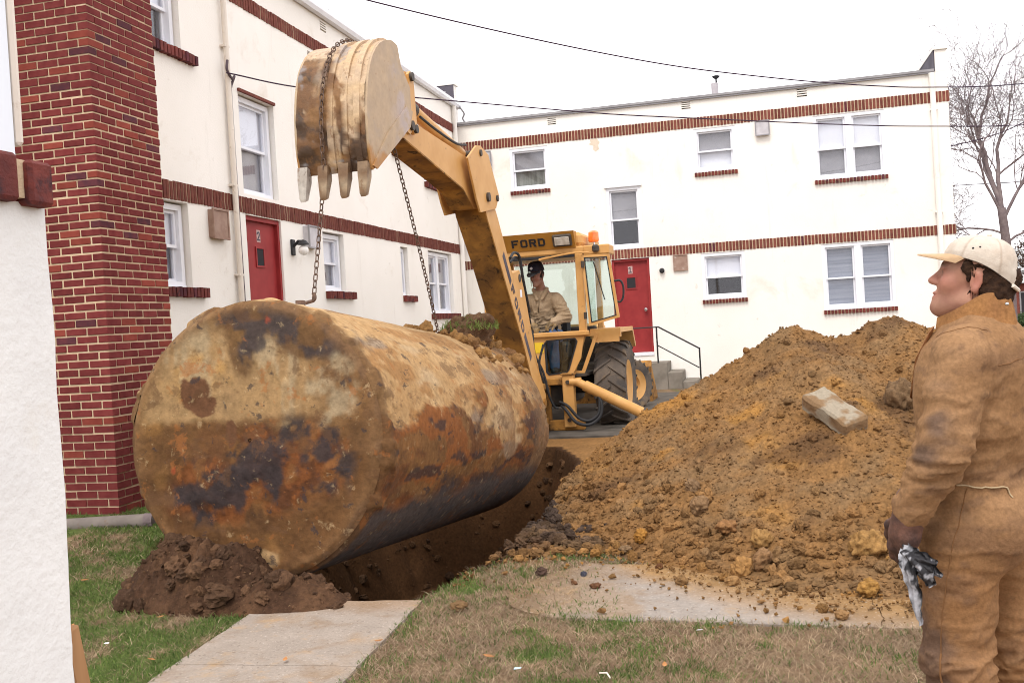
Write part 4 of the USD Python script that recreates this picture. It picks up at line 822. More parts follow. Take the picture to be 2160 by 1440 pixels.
# ------------------------------------------------------------------ the backhoe: x to its right as seen, y away from the camera, z up
YEL = look('yellow_machine_paint', (.50, .258, .075), (.58, .322, .115), scale=3, rough=.5, spots=[((.34, .17, .055), 3.5, .60, .74), ((.17, .09, .045), 9.0, .66, .76)], bump=.001, bscale=20)
YELD = look('dirty_shaded_yellow_paint', (.30, .145, .038), (.42, .205, .05), scale=4, rough=.75, spots=[((.17, .086, .032), 3.0, .42, .60), ((.05, .033, .02), 8.0, .57, .67)], bump=.003, bscale=25)  # dirt, plus the underside shade of boom and dipper put into the colour
YELS = look('shaded_yellow_paint', (.30, .135, .022), (.36, .165, .028), scale=3, rough=.5)  # machine yellow darkened: the shade on the down-tilted visor is in the colour
TYRE = look('dusty_tyre_rubber', (.075, .066, .060), (.15, .118, .092), scale=5, rough=.9, bump=.004, bscale=40, spots=[((.20, .14, .085), 5, .56, .70)])
IRON = look('greasy_black_iron', (.03, .027, .026), (.075, .055, .04), scale=7, rough=.6)
HOSE = M['rubber_black']; CHROME = M['steel']
BH = thing('backhoe', 'yellow backhoe digger with glazed cab lifting the tank on its raised arm', 'backhoe', (0.31, 13.1, 0.0), -15)
def prism(pts, x0, x1, chamfer=.0): return ext_yz(Polygon(pts), x0, x1)
def pin(y, z, x0, x1, r): return cyl((x0, y, z), (x1, y, z), r, 14)
# boom: a box girder that bends near its top
bo = [(-2.78, 3.05), (-2.62, 2.80), (-2.13, 2.30), (-1.79, 1.90), (-1.38, 1.41), (-1.10, 1.05), (-.80, .62), (-.52, .42), (-.30, .50), (-.28, .68), (-.53, .92), (-.94, 1.34), (-1.65, 2.23), (-2.16, 2.86), (-2.35, 3.06), (-2.6, 3.14)]
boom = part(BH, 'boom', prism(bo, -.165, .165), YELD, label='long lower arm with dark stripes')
part(boom, 'side_plate', prism([(-2.60, 2.79), (-1.36, 1.40), (-.80, .66), (-.52, .45), (-.32, .52), (-.30, .66), (-.55, .90), (-.95, 1.31), (-1.66, 2.20), (-2.17, 2.82), (-2.36, 3.02), (-2.58, 3.10), (-2.74, 3.04)], .1655, .178), YEL)
def along(p0, p1, s, off):
    d = np.array(p1) - p0; L = np.linalg.norm(d); d /= L; n = np.array([-d[1], d[0]]); return np.array(p0) + d * s + n * off
b0_, b1_ = np.array([-2.02, 2.42]), np.array([-.86, 1.02])       # the line the lettering follows down the boom
def strip(s0, s1, w0, w1): return prism([along(b0_, b1_, s0, w0), along(b0_, b1_, s1, w0), along(b0_, b1_, s1, w1), along(b0_, b1_, s0, w1)], .1785, .1805)
part(boom, 'stripe', strip(.0, .42, -.055, .035), M['flash']); part(boom, 'stripe', strip(1.22, 1.62, -.055, .035), M['flash'])
def block(ch, w, h, s, d):                                        # slab lettering as on the machine
    o = Polygon([(.18 * w, 0), (.82 * w, 0), (w, .18 * w), (w, h - .18 * w), (.82 * w, h), (.18 * w, h), (0, h - .18 * w), (0, .18 * w)])
    g = {'F': sbox(0, 0, s, h).union(sbox(0, h - s * .85, w, h)).union(sbox(0, h * .5 - s * .42, w * .8, h * .5 + s * .42)), 'O': o.difference(sbox(s, s * .9, w - s, h - s * .9)),
         'R': sbox(0, 0, s, h).union(Polygon([(0, h * .42), (.85 * w, h * .42), (w, h * .55), (w, h * .88), (.85 * w, h), (0, h)]).difference(sbox(s, h * .42 + s * .8, w - s, h - s * .85))).union(Polygon([(w * .42, h * .45), (w * .78, h * .45), (w * 1.02, 0), (w * .68, 0)])),
         'D': Polygon([(0, 0), (.75 * w, 0), (w, .25 * w), (w, h - .25 * w), (.75 * w, h), (0, h)]).difference(sbox(s, s * .9, w - s, h - s * .9))}[ch]
    return ext_xy(g, 0, d)
t = cat_([moved(block(ch, .125, .115, .030, .003), (k * .165, 0, 0)) for k, ch in enumerate('FORD')]); L = t.bounds[1][0]
v = t.vertices.copy(); d = (b1_ - b0_) / np.linalg.norm(b1_ - b0_); nrm = np.array([-d[1], d[0]])
q = along(b0_, b1_, .47, -.065)[None] + v[:, :1] * (.70 / L) * d + v[:, 1:2] * 1.0 * nrm
t.vertices = np.c_[.1785 + v[:, 2], q]
for piece in t.split(only_watertight=False): piece.fix_normals(); part(boom, 'letter', piece, M['flash'])
part(boom, 'cylinder_bracket', prism([(-1.66, 2.20), (-1.30, 2.26), (-1.12, 2.02), (-.62, 1.02), (-.94, 1.32)], .03, .172), YEL)
part(boom, 'sticker', prism([(-1.33, 2.02), (-1.24, 2.02), (-1.24, 1.93), (-1.33, 1.93)], .1722, .1735), M['white'])
part(boom, 'bracket_boss', pin(-1.32, 2.16, -.06, .18, .05), IRON)
# dipper with its elbow plates
dip = part(BH, 'dipper_arm', cat_([prism([(-4.97, 3.30), (-4.86, 3.26), (-3.2, 3.02), (-2.9, 2.86), (-2.30, 2.88), (-2.36, 3.18), (-3.05, 3.37), (-4.68, 3.45), (-4.92, 3.40)], -.12, .12)]), YEL, label='upper arm reaching towards the bucket')
for s in (-1, 1): part(dip, 'elbow_plate', prism([(-2.78, 3.52), (-2.92, 3.50), (-3.26, 3.32), (-3.02, 2.92), (-2.91, 2.80), (-2.30, 2.90), (-2.14, 3.06), (-2.49, 3.47)], *( (.183, .203) if s > 0 else (-.203, -.183))), YEL)
part(dip, 'elbow_pin', pin(-2.62, 2.99, -.23, .23, .05), IRON); part(dip, 'rear_pin', pin(-2.24, 3.02, -.22, .22, .035), IRON); part(dip, 'cylinder_pin', pin(-2.80, 3.44, -.22, .22, .035), IRON)
part(dip, 'underside_plate', prism([(-4.84, 3.246), (-4.84, 3.262), (-3.22, 3.024), (-2.92, 2.862), (-2.92, 2.846), (-3.22, 3.008)], -.1225, .1225), YELD)  # thin added skin that darkens the underside, shade and dirt in its colour
bc = part(BH, 'bucket_cylinder', cyl((0, -2.86, 3.44), (0, -4.33, 3.63), .062, 18), YEL, smooth=40)
part(bc, 'piston_rod', cyl((0, -4.30, 3.626), (0, -4.70, 3.79), .03, 12), CHROME, smooth=40); part(bc, 'gland', cyl((0, -4.26, 3.62), (0, -4.36, 3.634), .072, 18), IRON)
part(bc, 'hose', tube(bend([(.08, -2.9, 3.52), (.10, -3.3, 3.47), (.10, -3.9, 3.50), (.07, -4.25, 3.56)], 20), .013, 6), HOSE)
dc = part(BH, 'dipper_cylinder', cyl((.0, -2.12, 2.95), (.0, -1.42, 2.16), .060, 18), YEL, smooth=40)
part(dc, 'piston_rod', cyl((0, -2.26, 3.05), (0, -2.08, 2.90), .03, 12), CHROME)
part(dc, 'hose', tube(bend([(.12, -1.5, 2.40), (.13, -1.34, 2.47), (.16, -1.20, 2.42), (.17, -1.12, 2.15), (.17, -.9, 1.75)], 30), .017, 7), HOSE); part(dc, 'hose', tube(bend([(.10, -1.45, 2.35), (.12, -1.26, 2.42), (.145, -1.13, 2.36), (.15, -1.05, 2.05), (.15, -.8, 1.6)], 30), .015, 7), HOSE)
part(dc, 'gland', cyl((0, -2.13, 2.96), (0, -2.06, 2.88), .07, 18), look('rust_red_gland', (.20, .05, .035), rough=.6))
lk = part(BH, 'bucket_link', cat_([prism([(-4.76, 3.82), (-4.70, 3.86), (-4.63, 3.80), (-4.60, 3.36), (-4.68, 3.31), (-4.74, 3.36)], x, x + .028) for x in (-.165, .137)]), YEL)
part(lk, 'link_bar', cat_([prism([(-4.70, 3.86), (-4.73, 3.76), (-5.18, 3.66), (-5.24, 3.70), (-5.20, 3.76)], x, x + .03) for x in (-.13, .10)]), YEL)
for y, z in ((-4.70, 3.81), (-4.67, 3.36), (-5.19, 3.70)): part(lk, 'link_pin', pin(y, z, -.19, .19, .038), IRON)
# bucket
SIDEM = vlook('faded_bucket_side', rough=.6, grain=.14, gscale=14, bump=.0008, bscale=40, flecks=[((.26, .14, .06), 16.0, .60, .66, .5, (1, 1, 1)), ((.30, .27, .27), 3.0, .55, .7, .4, (1, 1, 1))])
bp = np.array([(-5.38, 3.885), (-5.50, 3.895), (-5.64, 3.86), (-5.80, 3.78), (-5.95, 3.63), (-6.04, 3.44), (-6.085, 3.22), (-6.09, 3.0), (-6.07, 2.88), (-6.05, 2.80)])
prof = bend(bp, 120); HW = .30
def bcol(p, side):
    a, b, c, e = n3(p, 3.0, 201), n3(p, 8, 202), n3(p, 22, 203), n3(p * [1, 1, .25], 7, 204)
    pale = lerp(C3(.46, .315, .18), C3(.42, .305, .21), T((b - .3) * 2)); mud = lerp(C3(.125, .054, .016), C3(.055, .026, .011), T(ss(.46, .55, b * .6 + a * .4))); mud = lerp(mud, C3(.22, .105, .032), T(ss(.53, .62, n3(p, 6, 209))) * .6)
    if side: pale = lerp(C3(.41, .295, .185), C3(.36, .265, .18), T((b - .3) * 2)); f = np.clip(ss(.60, .72, b * .5 + .5 * a + .3 * ss(3.1, 2.75, p[:, 2])), 0, 1); k = lerp(pale, C3(.40, .32, .29), T(ss(.5, .6, n3(p, 5, 206)) * ss(-5.7, -5.3, p[:, 1]))); return lerp(k, C3(.36, .18, .06), T(f))
    xx = p[:, 0] + .05 * (a - .5); line = 3.80 - .50 * ss(-.10, .22, xx) - .22 * ss(-.05, .15, xx) * ss(.65, .4, e)
    f = ss(.035, -.035, p[:, 2] - line + .34 * (a - .5) + .22 * (b - .5) + .1 * (c - .5))
    f = np.clip(f - ss(.60, .66, e) * ss(-.2, .0, xx) * .7, 0, 1); f = np.clip(f - ss(.64, .69, n3(p * [1, 1, .5], 9, 208)) * .7, 0, 1)
    k = lerp(pale, mud, T(f)); k = lerp(k, C3(.22, .20, .20), T(ss(.62, .68, n3(p, 6, 207)) * .7)); return k
nn_, nx_ = len(prof), 46
tg = np.gradient(prof, axis=0); tg /= np.linalg.norm(tg, axis=1, keepdims=True); nr_ = np.stack([-tg[:, 1], tg[:, 0]], -1)
if nr_[60][0] > 0: nr_ = -nr_
HL = -.255; xsb = np.linspace(HL, HW, nx_)
def shell_at(off_fn):
    P0 = np.zeros((nn_, nx_, 3)); P0[..., 0] = xsb[None]; P0[..., 1:] = prof[:, None]
    a = meshkit.fbm(P0 * 5 + 9, 4, 211); b = meshkit.fbm(P0 * 16 + 3, 3, 212)
    o = off_fn + .018 * ss(.45, .62, a) * ss(3.75, 3.5, P0[..., 2]) * (.4 + .8 * b)
    P0[..., 1:] += nr_[:, None] * o[..., None]; return P0
outer = shell_at(.0); inner = np.zeros_like(outer); inner[..., 0] = xsb[None]; inner[..., 1:] = prof[:, None] - nr_[:, None] * .022
V = np.vstack([outer.reshape(-1, 3), inner.reshape(-1, 3)]); N0 = nn_ * nx_
i, j = np.meshgrid(np.arange(nn_ - 1), np.arange(nx_ - 1), indexing='ij'); q = np.stack([i * nx_ + j, i * nx_ + j + 1, (i + 1) * nx_ + j + 1, (i + 1) * nx_ + j], -1).reshape(-1, 4)
ed = []
for r_ in (0, nn_ - 1):
    k = r_ * nx_ + np.arange(nx_ - 1); ed.append(np.stack([k, k + 1, k + 1 + N0, k + N0], 1))
q = np.vstack([q, q[:, ::-1] + N0] + ed); bm = trimesh.Trimesh(V, np.vstack([q[:, [0, 1, 2]], q[:, [0, 2, 3]]]), process=False); bm.fix_normals()
bk = part(BH, 'bucket', bm, M['bucket_v'], smooth=50, color=None, label='curved digging bucket caked with brown mud')
def recolour(path, fn):
    pr = stage.GetPrimAtPath(path); p = np.array(UsdGeom.Mesh(pr).GetPointsAttr().Get()); UsdGeom.PrimvarsAPI(pr).CreatePrimvar('Cd', Sdf.ValueTypeNames.Color3fArray, 'vertex').Set(Vt.Vec3fArray.FromNumpy(fn(p).astype(np.float32)))
recolour(bk, lambda p: bcol(p, False))
sp_ = [tuple(x) for x in prof[::6]] + [(-6.04, 2.80), (-5.96, 2.84), (-5.21, 3.27), (-5.15, 3.36), (-5.15, 3.60), (-5.33, 3.74)]
for x in (HW - .004, HL - .018):
    m = prism(sp_, x, x + .022).subdivide_to_size(.05); k = part(bk, 'side_plate', m, SIDEM, smooth=30); recolour(k, lambda p: bcol(p, True))
m = prism([(-6.055, 2.83), (-5.98, 2.815), (-5.22, 3.262), (-5.15, 3.40), (-5.28, 3.42), (-5.72, 3.13)], HW + .019, HW + .031).subdivide_to_size(.05); k = part(bk, 'side_cutter', m, SIDEM, smooth=30); recolour(k, lambda p: bcol(p, True))
for x in (.0, .115, .215):
    o = prof + nr_ * .020; w = .048
    V = np.concatenate([np.c_[np.full(nn_, x), prof - nr_ * .005], np.c_[np.full(nn_, x), o], np.c_[np.full(nn_, x + w), o], np.c_[np.full(nn_, x + w), prof - nr_ * .005]])
    f = []
    for a, b in ((0, 1), (1, 2), (2, 3)):
        k = np.arange(nn_ - 1); f += [np.stack([a * nn_ + k, a * nn_ + k + 1, b * nn_ + k + 1], 1), np.stack([a * nn_ + k, b * nn_ + k + 1, b * nn_ + k], 1)]
    m = trimesh.Trimesh(V, np.vstack(f), process=False); k = part(bk, 'wear_strip', m, M['bucket_v'], smooth=40); recolour(k, lambda p: bcol(p, False))
for k_, x in enumerate((-.220, -.055, .110, .264)):
    t = trimesh.convex.convex_hull(np.array([(x + s * w, y, z) for s in (-1, 1) for w, y, z in ((.040, -6.105, 2.86), (.040, -6.035, 2.84), (.038, -6.12, 2.77), (.038, -6.04, 2.75), (.026, -6.13, 2.625), (.026, -6.09, 2.615), (.018, -6.125, 2.60))]))
    t = t.subdivide(); k = part(bk, 'tooth', t, M['bucket_v'], smooth=40, label='bright steel tooth at the left end' if k_ == 0 else None)
    recolour(k, lambda p, k_=k_: lerp(C3(.40, .36, .32) if k_ == 0 else C3(.30, .22, .14), C3(.14, .075, .035), T(ss(.45, .6, n3(p, 12, 220 + k_)) * (.25 if k_ == 0 else .9) + .7 * ss(2.72, 2.82, p[:, 2]) * (k_ > 0))))
part(bk, 'hinge_ear', cat_([prism([(-5.45, 3.84), (-5.36, 3.87), (-5.14, 3.72), (-5.10, 3.60), (-4.84, 3.42), (-4.82, 3.33), (-4.90, 3.27), (-5.15, 3.35), (-5.3, 3.6)], x, x + .03) for x in (-.205, .175)]), YEL)
part(bk, 'hinge_pin', pin(-4.87, 3.35, -.23, .23, .042), IRON)
# cab
FZ = 1.00
cab = part(BH, 'cab', cat_([cbox(-.72, .72, .06, 1.52, 2.50, 2.60, .02), cbox(-.70, .70, .10, 1.5, 2.6005, 2.79, .05)]), YEL, label='cab roof')
part(cab, 'roof_visor', prism([(.05, 2.58), (-.06, 2.80), (.14, 2.80), (.14, 2.575)], -.66, .62), YELS)
vz = np.array([.10 + .04, .2]); vn = vz / np.linalg.norm(vz); ang = math.atan2(.14, .2)
def on_visor(m, x, z):                                             # m drawn in x (right), y (up), z (out): laid on the sloping visor face
    v = m.vertices; up = np.array([-.11, .22]) / math.hypot(.11, .22); out = np.array([-up[1], up[0]]); s = (z - 2.58) / .22
    b = np.array([.05 - .11 * s, z]); w = m.copy(); w.vertices = np.c_[x + v[:, 0], b[0] + v[:, 1] * up[0] + v[:, 2] * out[0], b[1] + v[:, 1] * up[1] + v[:, 2] * out[1]]; return w
for k, ch in enumerate('FORD'): part(cab, 'letter', on_visor(moved(block(ch, .098, .112, .027, .004), (k * .122, 0, .0012)), -.245, 2.632), M['black'])
for x in (.455, -.48):
    lmp = part(cab, 'work_light', on_visor(cbox(-.13, .13, -.085, .085, -.01, .035, .015), x, 2.69), IRON)
    part(lmp, 'lens', on_visor(cbox(-.10, .10, -.057, .057, .0355, .045, .004), x, 2.69), look('frosted_lamp_lens', (.38, .34, .29), (.62, .58, .52), scale=14, rough=.15, bump=.004, bscale=90, coat=.6))
for nm, x0, x1, y0, y1, z0, z1 in (('rear_pillar', .60, .70, .05, .13, 1.42, 2.50), ('rear_pillar', -.70, -.60, .05, .13, 1.42, 2.50), ('front_pillar', .62, .70, 1.42, 1.50, 1.0, 2.50), ('front_pillar', -.70, -.62, 1.42, 1.50, 1.0, 2.50)): part(cab, nm, cbox(x0, x1, y0, y1, z0, z1, .008), YEL)
part(cab, 'window_header', cbox(-.60, .60, .06, .12, 2.46, 2.499, .005), M['black'])
part(cab, 'sill_bar', cbox(-.71, .73, .02, .12, 1.405, 1.47, .012), YEL)
# lower rear panel with its rounded window
lp = Polygon([(-.62, 1.404), (.66, 1.404), (.60, 1.1), (.46, .86), (.12, .84), (-.12, .84), (-.62, .9)]); hole = Polygon([(.155, 1.345), (.53, 1.36), (.55, 1.33), (.42, .96), (.39, .93), (.16, .91), (.135, .94), (.13, 1.32)]).buffer(.02)
part(cab, 'lower_panel', ext_xz(lp.difference(hole), .06, .10), YEL)
part(cab, 'window_seal', ext_xz(hole.difference(hole.buffer(-.018)), .052, .106), M['black'])
part(cab, 'lower_window', ext_xz(hole.buffer(-.012), .078, .084), M['cab_glass'])
part(cab, 'decal', bx(-.06, .10, .054, .0595, 1.20, 1.34), look('yellow_warning_decal', (.70, .47, .02), rough=.4))
wq = Polygon([(.66, 1.395), (.80, 1.40), (.60, .92), (.50, .93)]); sp2 = part(cab, 'corner_frame', ext_xz(wq.buffer(.035).difference(wq.buffer(-.01)), .125, .16), YEL)
part(cab, 'corner_window', ext_xz(wq, .14, .146), M['cab_glass'])
part(cab, 'front_window', bx(-.60, .60, 1.455, 1.461, 1.45, 2.48), M['cab_glass'])
part(cab, 'side_window', cat_([bx(-.668, -.662, .14, 1.41, 1.1, 2.48)]), M['cab_glass'])
part(cab, 'dashboard', cat_([cbox(-.6, .6, 1.30, 1.45, .9, 1.52, .02), cyl((0, 1.30, 1.5), (0, 1.12, 1.62), .03, 10), cbox(-.68, .68, .9, 1.45, .6, 1.0, .02)]), IRON)
part(cab, 'steering_wheel', turned(trimesh.creation.torus(.19, .014, major_sections=28, minor_sections=8), math.radians(55), (1, 0, 0)).apply_translation((0, 1.12, 1.63)), M['black'])
part(cab, 'floor', bx(-.66, .66, .1, 1.44, .86, .90), IRON)
dx = np.array([[.70, 2.47], [1.075, 2.46], [1.165, 1.62], [.755, 1.525]])                       # door outline as it stands, hinged on the right rear pillar
dp = Polygon(dx); dr = part(cab, 'opened_door', ext_xz(dp.difference(dp.buffer(-.035)), -.02, .02), YEL, label='glazed door swung open to the right')
part(dr, 'door_glass', ext_xz(dp.buffer(-.030), -.004, .002), M['cab_glass'])
part(dr, 'door_seal', ext_xz(dp.buffer(-.033).difference(dp.buffer(-.046)), -.024, -.006), M['black'])
part(dr, 'door_handle', tube(bend([(1.105, .03, 2.10), (1.19, .05, 2.10), (1.225, .06, 2.02), (1.215, .06, 1.88), (1.17, .05, 1.82), (1.12, .03, 1.84)], 30), .014, 8), M['black'], smooth=50)
part(dr, 'wiper', tube([(.86, -.03, 2.37), (.90, -.035, 2.2), (.985, -.03, 1.86)], .007, 6), M['black'])
for z in (2.30, 1.62): part(dr, 'hinge', cyl((.715, -.03, z), (.715, -.03, z + .09), .022, 10), IRON)
hd = part(cab, 'side_header', cbox(.705, 1.06, .10, .50, 2.475, 2.60, .012), YEL)
part(hd, 'side_lamp', cat_([cbox(.84, .93, .03, .098, 2.50, 2.60, .02)]), IRON); part(hd, 'mirror_arm', tube(bend([(.80, .0, 2.50), (.6, -.08, 2.50), (.35, -.12, 2.47), (.15, -.12, 2.44)], 16), [.012] * 12 + [.018] * (len(bend([(.80, .0, 2.50), (.6, -.08, 2.50), (.35, -.12, 2.47), (.15, -.12, 2.44)], 16)) - 12), 7), YEL)
bcn = part(cab, 'beacon', moved(lathe([(0, .16), (.045, .155), (.07, .13), (.075, .02), (.06, 0), (0, 0)], 20), (.80, .45, 2.665)), look('orange_beacon_lens', (.80, .13, .02), (.85, .22, .03), scale=12, rough=.25, coat=.5), smooth=40)
part(bcn, 'beacon_stalk', cat_([cyl((.80, .45, 2.60), (.80, .45, 2.67), .014, 8)]), CHROME)
for s in (1, -1):
    fp = [(.15, 1.36), (.15, 1.48), (1.35, 1.48), (1.6, 1.2), (1.54, 1.18), (1.32, 1.42), (.22, 1.42), (.22, 1.36)]
    part(BH, 'fender', cat_([prism(fp, *((.73, 1.14) if s > 0 else (-1.14, -.73))), bx(*((.75, 1.12) if s > 0 else (-1.12, -.75)), .145, .16, 1.30, 1.475)]), YEL)
# wheels
def tractor_wheel(cx, cy, r, w, rimr, lugs, name, steer=0):
    pr = [(rimr, -w * .40), (r * .80, -w * .5), (r * .90, -w * .48), (r * .955, -w * .38), (r * .965, 0), (r * .955, w * .38), (r * .90, w * .48), (r * .80, w * .5), (rimr, w * .40)]
    ty = lathe(pr, 64, 'x'); ls = []
    for k in range(lugs):
        for s in (-1, 1):
            a0 = 2 * np.pi * (k + (.5 if s > 0 else 0)) / lugs; P = []
            for t_, wd, hh in ((-.04, .05, 1.0), (.25, .052, 1.0), (.47, .055, .985), (.52, .05, .91)):
                for da in (-wd, wd):
                    for rr_ in (r * .90, r * hh):
                        a = a0 + da * .55 / r * .6 + t_ * .55; P.append((s * t_ * w, math.cos(a) * rr_, math.sin(a) * rr_))
            P = np.array(P); ls.append(trimesh.convex.convex_hull(P))
    T_ = trimesh.transformations.concatenate_matrices(trimesh.transformations.translation_matrix((cx, cy, r + .10)), trimesh.transformations.rotation_matrix(steer, (0, 0, 1)))
    m = cat_([ty] + ls); m.apply_transform(T_)
    p = part(BH, name, m, TYRE, smooth=35)
    rm = cat_([lathe([(.0, w * .12), (rimr * .55, w * .14), (rimr * .62, w * .30), (rimr * .9, w * .34), (rimr * 1.04, w * .43), (rimr * 1.02, w * .30), (rimr * .9, w * .2), (rimr * .9, -w * .2), (rimr * 1.02, -w * .30), (rimr * 1.04, -w * .43), (rimr * .9, -w * .34), (rimr * .62, -w * .30), (0, -w * .2)], 40, 'x')] + [moved(cyl((w * .13, 0, 0), (w * .19, 0, 0), .016, 6), (0, math.cos(a) * rimr * .42, math.sin(a) * rimr * .42)) for a in np.arange(8) * np.pi / 4])
    rm.apply_transform(T_); part(p, 'rim', rm, YEL, smooth=35)
tractor_wheel(.94, .80, .60, .44, .31, 20, 'rear_wheel'); tractor_wheel(-.94, .80, .60, .44, .31, 20, 'rear_wheel')
tractor_wheel(.82, 2.95, .42, .30, .24, 22, 'front_wheel', math.radians(-34)); tractor_wheel(-.82, 2.95, .42, .30, .24, 22, 'front_wheel', math.radians(-34))
# frame, tower, stabilisers, hood
part(BH, 'rear_axle', cat_([pin(.80, .70, -.75, .75, .12), cbox(-.35, .35, .2, 1.5, .45, .86, .03)]), IRON)
part(BH, 'chassis', cat_([cbox(-.32, .32, 1.5, 3.3, .5, .9, .03), pin(2.95, .52, -.75, .75, .07)]), IRON)
hood = part(BH, 'engine_hood', cat_([cbox(-.40, .40, 1.5, 3.45, .9, 1.55, .06)]), YEL); part(hood, 'grille', bx(-.34, .34, 3.452, 3.47, .95, 1.45), M['black']); part(hood, 'exhaust', cyl((.28, 2.2, 1.55), (.28, 2.2, 2.3), .04, 12), IRON)
for s in (-1, 1): part(BH, 'loader_arm', prism([(1.6, 1.35), (1.75, 1.5), (3.2, 1.1), (4.1, .35), (3.95, .25), (3.1, .95)], *((.55, .66) if s > 0 else (-.66, -.55))), YEL)
part(BH, 'loader_bucket', cat_([prism([(4.0, .15), (4.0, .75), (4.1, .85), (4.14, .8), (4.06, .7), (4.08, .22), (4.75, .17), (4.75, .13)], -1.05, 1.05), prism([(4.02, .15), (4.06, .78), (4.75, .2), (4.75, .14)], -1.05, -1.02), prism([(4.02, .15), (4.06, .78), (4.75, .2), (4.75, .14)], 1.02, 1.05)]), YELD)
fr = part(BH, 'rear_frame', cat_([cbox(-.66, .62, -.06, .06, .155, .29, .01), cbox(-.62, .60, -.05, .05, .76, .85, .01), cbox(.10, .17, -.045, .045, .292, .758, .008), cbox(-.30, -.2, -.045, .045, .292, .758, .008)]), YELD)
for s in (1, -1):
    x0, x1 = (.365, .515) if s > 0 else (-.70, -.55)
    po = part(BH, 'stabiliser_post', cbox(x0, x1, -.12, .02, .20, .895, .01), YEL)
    part(po, 'post_cap', cbox(x0 - .02, x1 + .02, -.14, .04, .8955, .915, .004), YELD)
    for z in (.80, .30): part(po, 'bolt', cyl(((x0 + x1) / 2, -.145, z), ((x0 + x1) / 2, -.12, z), .028, 8), IRON)
    sg = s
    a, b = np.array([(.56 if s > 0 else -.72), -.10, .80]), np.array([(1.40 if s > 0 else -1.45), -.10, .36])
    sc = part(BH, 'stabiliser_leg', cat_([tube([a, a + (b - a) * .12, a + (b - a) * .121, b], [.055, .055, .072, .072], 16), pin(-.10, .8, x0 + .1 * s, x1 + .1 * s, .05)]), YEL, smooth=35)
    part(sc, 'foot_pad', cbox(b[0] - .02, b[0] + .30, -.28, .08, .10, .14, .01), IRON); part(sc, 'foot_strut', tube([b, (b[0] + .14, -.10, .14)], .05, 10), YELD)
part(BH, 'swing_tower', cat_([cbox(-.16, .16, -.42, -.07, .24, .34, .01), cbox(-.16, .16, -.42, -.07, .72, .80, .01), cyl((0, -.16, .25), (0, -.16, .79), .09, 14), pin(-.42, .56, -.2, .2, .06)]), YELD)
part(BH, 'boom_cylinder', cat_([cyl((.0, -.30, .62), (0, -.95, 1.28), .06, 14)]), YELD, smooth=40)
for k, pts in enumerate(([(.34, -.13, .50), (.42, -.22, .44), (.55, -.25, .28), (.72, -.22, .24), (.86, -.18, .34), (.88, -.15, .52), (.80, -.12, .64), (.68, -.12, .70)], [(.32, -.13, .54), (.44, -.2, .49), (.58, -.2, .33), (.72, -.2, .29), (.84, -.17, .38), (.86, -.14, .56)], [(.16, -.2, 1.32), (.10, -.25, 1.05), (.16, -.2, .75), (.24, -.15, .50), (.30, -.13, .46)], [(.02, -.2, 1.5), (.05, -.26, 1.2), (.14, -.22, .95), (.20, -.18, .6)], [(-.25, -.18, 1.1), (-.2, -.3, .8), (-.05, -.3, .6)])): part(BH, 'hose', tube(bend(pts, 40), .021 if k < 2 else .016, 8), HOSE, smooth=50)
part(BH, 'control_lever', cat_([tube([(.1 + s * .16, .42, .9), (.1 + s * .16, .36, 1.35), (.1 + s * .13, .34, 1.52)], .012, 6) for s in (-1, 1)] + [moved(trimesh.creation.icosphere(2, .028), (.1 + s * .13, .34, 1.53)) for s in (-1, 1)]), M['black'])
st = part(BH, 'driver_seat', cbox(-.28, .28, .70, 1.12, 1.05, 1.32, .05), M['black']); part(st, 'seat_back', cbox(-.27, .27, 1.06, 1.18, 1.30, 1.75, .05), M['black'])

# ------------------------------------------------------------------ chains
def chain_link(pt, d, roll, Ln=.060, w=.0145, r=.0048):
    d = d / np.linalg.norm(d); a = np.cross(d, (0, 0, 1.0) if abs(d[2]) < .9 else (1.0, 0, 0)); a /= np.linalg.norm(a); b = np.cross(d, a)
    s = a * math.cos(roll) + b * math.sin(roll); n = np.cross(d, s); hl = Ln / 2 - w
    an = np.linspace(0, np.pi, 5); P = [d * (hl + w * math.sin(x)) + s * w * math.cos(x) for x in an] + [d * (-hl - w * math.sin(x)) - s * w * math.cos(x) for x in an]
    P = np.array(P); m = 5; V = []
    for k in range(10):
        t = P[(k + 1) % 10] - P[k - 1]; t /= np.linalg.norm(t); u = np.cross(t, n)
        V += [P[k] + r * (math.cos(x) * u + math.sin(x) * n) for x in np.arange(m) * 2 * np.pi / m]
    k, j = np.meshgrid(np.arange(10), np.arange(m), indexing='ij'); q = np.stack([k * m + j, k * m + (j + 1) % m, ((k + 1) % 10) * m + (j + 1) % m, ((k + 1) % 10) * m + j], -1).reshape(-1, 4)
    mm = trimesh.Trimesh(np.array(V) + pt, np.vstack([q[:, [0, 1, 2]], q[:, [0, 2, 3]]]), process=False)
    return mm
def chain(path_, label, base, k=0):
    c = thing('lifting_chain', label, 'chain', base)
    p = np.asarray(path_, float); seg = np.linalg.norm(np.diff(p, axis=0), axis=1); s = np.concatenate([[0], np.cumsum(seg)]); pitch = .0485; n = int(s[-1] / pitch)
    for i in range(n):
        a, b = i * pitch, (i + 1) * pitch; A_, B_ = [np.array([np.interp(x, s, p[:, q]) for q in range(3)]) for x in (a, b)]
        m = chain_link((A_ + B_) / 2 - base, B_ - A_, .4 + (np.pi / 2 if i % 2 else 0)); part(c, 'link', m, M['chain'], smooth=60)
    return c
yaw = math.radians(15); bf, br, bo_ = np.array([math.sin(yaw), math.cos(yaw), 0]), np.array([math.cos(yaw), -math.sin(yaw), 0]), np.array([.31, 13.1, 0])
def bh(x, y, z): return bo_ + br * x + bf * y + np.array([0, 0, z])
HK = tank_pt(.045, .80, TR + .005)
top1 = np.array([HK[0] - .005, HK[1] - .02, HK[2] + .10])
xc = -.035
